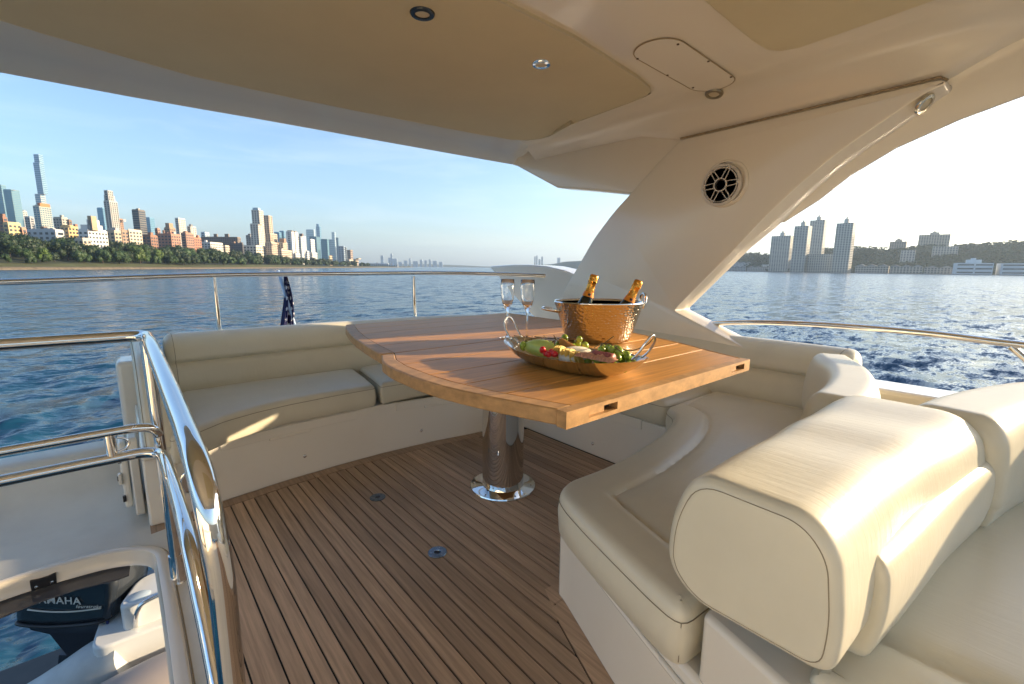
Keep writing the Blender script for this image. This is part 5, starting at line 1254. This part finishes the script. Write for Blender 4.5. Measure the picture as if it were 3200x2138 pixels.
# ---- opposite wooded hill with its buildings
HB = [(2180, 799, 1750), (2275, 791, 1600), (2340, 788, 1500), (2400, 790, 1400), (2470, 784, 1300), (2572, 770, 1230), (2640, 772, 1180), (2692, 768, 1150), (2780, 775, 1080), (2869, 767, 1030), (2960, 766, 990), (3046, 762, 950), (3120, 757, 920), (3200, 753, 890), (3400, 748, 820), (3700, 745, 720)]
ridge('hill', [(x, y + 6, d) for x, y, d in HB], 150, 'wooded hillside on the opposite bank', SOIL)
hb = np.array(HB, float)
def woods(n, seed):
    g = np.random.RandomState(seed); V, Fc = [], []
    for i in range(n):
        x = g.uniform(2190, 3420); y = np.interp(x, hb[:, 0], hb[:, 1]) + 6; d = np.interp(x, hb[:, 0], hb[:, 2])
        crest = far(x, y, d); dirv = np.array([crest[0], crest[1]]) / np.hypot(crest[0], crest[1])
        f = g.rand() ** .8; off = -150 + 152 * f
        zz_ = WATER + np.interp(off, [-150, -67, 2], [1.2, (crest[2] - WATER) * .62, crest[2] - WATER])
        base = np.array((crest[0] + dirv[0] * off, crest[1] + dirv[1] * off, zz_))
        R_t = g.uniform(2.6, 5.0)
        for j in range(16):
            dd = g.normal(size=3); dd /= np.linalg.norm(dd); dd[2] = abs(dd[2]) * 1.0
            p = base + np.array((0, 0, R_t * .6)) + dd * R_t * np.array((1, 1, .9)) * g.uniform(.75, 1.05)
            s = R_t * g.uniform(.22, .42); nrm = dd + g.normal(0, .5, 3); nrm /= np.linalg.norm(nrm)
            t1 = np.cross(nrm, g.normal(size=3)); t1 /= np.linalg.norm(t1); t2 = np.cross(nrm, t1); k = len(V)
            V += [tuple(p + s * (c * t1 + e * t2)) for c, e in ((-1, -.3), (.1, -1), (1, .2), (-.1, 1))]; Fc.append((k, k + 1, k + 2, k + 3))
    me = bpy.data.meshes.new('woodland'); me.from_pydata(V, [], Fc); me.materials.append(LEAF[0]); me.update()
    o = link('woodland', me); tag(o, 'dense hazy woods covering the opposite hillside', 'woods', kind='stuff')
woods(2600, 4)
def rb_city(name, label, cat, xl, xr, yt, d, deep, rot, col, win=0, fh=3.2, cw_=4., base=None, hut=None, wf=.6, hf=.5, gable=False, group=None):
    """a box turned about its own axis: front face normal at azimuth rot (degrees from straight ahead)"""
    c = far((xl + xr) / 2, yt, d); zt = c[2]; zb_ = WATER + 1 if base is None else base
    wpx = (xr - xl) / F * d
    a = math.radians(rot); al = math.atan2(((xl + xr) / 2 - 1600), F)
    k1, k2 = abs(math.cos(a - math.pi - al)), abs(math.sin(a - math.pi - al))
    wd = max(4., (wpx * math.cos(al) - deep * k2) / max(.3, k1))
    t = empty(name, (c[0], c[1], zb_), -YAW - (a - math.pi), label=label, cat=cat, group=group)
    H = zt - zb_
    MB().box((-wd / 2, 0, 0), (wd / 2, deep, H)).build('tower_body' if H > 60 else 'building_body', wall(col), t)
    q = MB(); nf = max(1, int(H / fh)); fhh = H / nf; nc = max(1, int(wd / cw_)); cwid = wd / nc; ns = max(1, int(deep / cw_)); sw = deep / ns
    for i in range(nf):
        za, zc = fhh * (i + (1 - hf) / 2), fhh * (i + (1 + hf) / 2)
        for j in range(nc):
            x0_, x1_ = -wd / 2 + cwid * (j + (1 - wf) / 2), -wd / 2 + cwid * (j + (1 + wf) / 2); q.add([(x0_, -.2, za), (x1_, -.2, za), (x1_, -.2, zc), (x0_, -.2, zc)], [(0, 1, 2, 3)])
        for j in range(ns):
            y0_, y1_ = sw * (j + .2), sw * (j + .8); q.add([(wd / 2 + .2, y0_, za), (wd / 2 + .2, y1_, za), (wd / 2 + .2, y1_, zc), (wd / 2 + .2, y0_, zc)], [(0, 1, 2, 3)])
    tag(q.build('windows', WINM[win], t), kind='stuff')
    if hut: MB().box((-wd * hut[0] / 2, deep * .3, H - .2), (wd * hut[0] / 2, deep * .7, H + hut[1])).box((-wd * hut[0] / 5, deep * .4, H + hut[1] - .1), (wd * hut[0] / 8, deep * .6, H + hut[1] * 1.5)).build('roof_house', wall(col), t)
    if gable:
        n = max(1, int(wd / 14)); q = MB()
        for i in range(n):
            x0_, x1_ = -wd / 2 + wd * i / n, -wd / 2 + wd * (i + 1) / n; xm_ = (x0_ + x1_) / 2
            q.add([(x0_, -.6, H), (x1_, -.6, H), (xm_, -.6, H + 3.4), (x0_, deep, H), (x1_, deep, H), (xm_, deep, H + 3.4)], [(0, 1, 2), (3, 5, 4), (0, 2, 5, 3), (1, 4, 5, 2)])
        q.build('gabled_roof', wall((.26, .25, .24)), t)
    return t
TW_ = (.44, .43, .38)
rb_city('slab_tower', 'broad lower slab tower, leftmost of the four on the opposite shore', 'tower', 2406, 2476, 737, 1150, 20, 232, TW_, 0, cw_=5, hut=(.22, 8))
rb_city('slab_tower', 'tall slab tower at the waterline beside the broad one, second of four', 'tower', 2478, 2532, 706, 980, 22, 230, TW_, 0, cw_=4.5, hut=(.3, 8))
rb_city('slab_tower', 'tallest slab tower behind the waterline one, third of four', 'tower', 2528, 2582, 688, 1080, 20, 230, TW_, 0, cw_=4.5, hut=(.28, 8))
rb_city('slab_tower', 'slab tower standing apart, rightmost of the four on the opposite shore', 'tower', 2610, 2672, 697, 900, 22, 230, TW_, 0, cw_=4.5, hut=(.26, 8))
rb_city('mid_block', 'grey mid rise block filling the gap between the slab towers', 'building', 2522, 2612, 794, 960, 16, 225, (.42, .41, .36), 0, group=None)
rb_city('hill_block', 'brown square block with roof hut on the wooded ridge', 'building', 2780, 2834, 755, 1060, 18, 225, (.30, .26, .22), 0, hut=(.4, 5))
rb_city('hill_block', 'large beige block, highest building on the wooded ridge', 'building', 2872, 2970, 733, 1020, 20, 222, (.38, .33, .27), 0, hut=(.3, 5))
rb_city('hill_block', 'low pale block stepping down from the highest ridge building', 'building', 2915, 2996, 770, 940, 16, 222, (.40, .37, .32), 0)
rb_city('hill_block', 'long low terrace on the ridge toward the photo edge', 'building', 2994, 3082, 763, 960, 16, 222, (.38, .35, .31), 0)
rb_city('hill_block', 'pale stepped block half way down the wooded slope', 'building', 2816, 2862, 782, 970, 14, 222, (.46, .44, .40), 0)
rb_city('hill_block', 'low pale houses on the ridge just past the slab towers', 'building', 2672, 2736, 777, 1130, 14, 222, (.44, .42, .38), 0)
rb_city('waterside_terrace', 'low grey terrace houses at the waterline nearest the pillar', 'building', 2228, 2330, 834, 1330, 14, 215, (.40, .40, .38), 0, gable=True)
rb_city('waterside_terrace', 'low grey terrace houses, second row from the pillar', 'building', 2335, 2400, 836, 1260, 14, 215, (.42, .42, .40), 0, gable=True)
rb_city('waterside_terrace', 'low grey terrace houses, third row before the slab towers', 'building', 2408, 2474, 838, 1180, 14, 215, (.38, .38, .36), 0, gable=True)
rb_city('waterside_flats', 'beige gabled waterside flats right after the apart standing slab tower', 'building', 2672, 2778, 832, 840, 18, 222, (.42, .37, .31), 0, gable=True)
rb_city('waterside_flats', 'beige gabled waterside flats in the middle of the shore', 'building', 2782, 2884, 834, 800, 18, 222, (.42, .37, .31), 0, gable=True)
rb_city('waterside_flats', 'greyer gabled waterside flats before the white office', 'building', 2888, 2982, 837, 770, 18, 222, (.38, .35, .31), 0, gable=True)
rb_city('white_office', 'white waterside office with tan panel and dark window bands', 'building', 2984, 3112, 822, 700, 26, 215, (.62, .64, .64), 0, fh=5, cw_=20, wf=.9, hf=.35, hut=(.4, 5))
rb_city('white_office', 'white waterside office cut by the right photo edge', 'building', 3121, 3260, 823, 670, 26, 215, (.60, .62, .62), 0, fh=5, cw_=20, wf=.9, hf=.35)
rb_city('sail_roof_hall', 'low hall with white tented roof behind the first terrace', 'building', 2270, 2350, 822, 1420, 20, 215, (.58, .58, .56), 0, gable=True)
rb_city('small_white_house', 'small white house left of the slab towers', 'building', 2380, 2424, 827, 1300, 14, 215, (.66, .66, .64), 0)
for x in list(range(2215, 2480, 22)) + list(range(2500, 3260, 26)):
    d = np.interp(x, hb[:, 0], hb[:, 2]) - 178 - rr.uniform(0, 8) ; d = max(d, 560)
    p = far(x + rr.uniform(-8, 8), 850, d)
    t = empty('shore_tree', (p[0], p[1], WATER + .4), rr.uniform(0, 6), label='small dark tree at the waterline of the opposite shore', cat='tree', group='small trees along the opposite waterline')
    h = rr.uniform(5, 9); t.scale = (h * .8, h * .8, h); link('crown', CROWN[0][rr.randrange(3)], t); link('trunk', TRUNK, t)

# ================================================================== HAZE
hz = MB().box((-12300, -12300, WATER - 1.5), (12300, 12300, 540)).build('haze', None)
tag(hz, 'thin bluish evening haze over the river', kind='stuff')
m = bpy.data.materials.new('haze air'); m.use_nodes = True; t = m.node_tree; t.nodes.clear()
v = t.nodes.new('ShaderNodeVolumePrincipled'); v.inputs['Color'].default_value = (.62, .80, 1, 1); v.inputs['Density'].default_value = .0001; v.inputs['Anisotropy'].default_value = .35
oo = t.nodes.new('ShaderNodeOutputMaterial'); t.links.new(v.outputs[0], oo.inputs['Volume']); hz.data.materials.append(m)
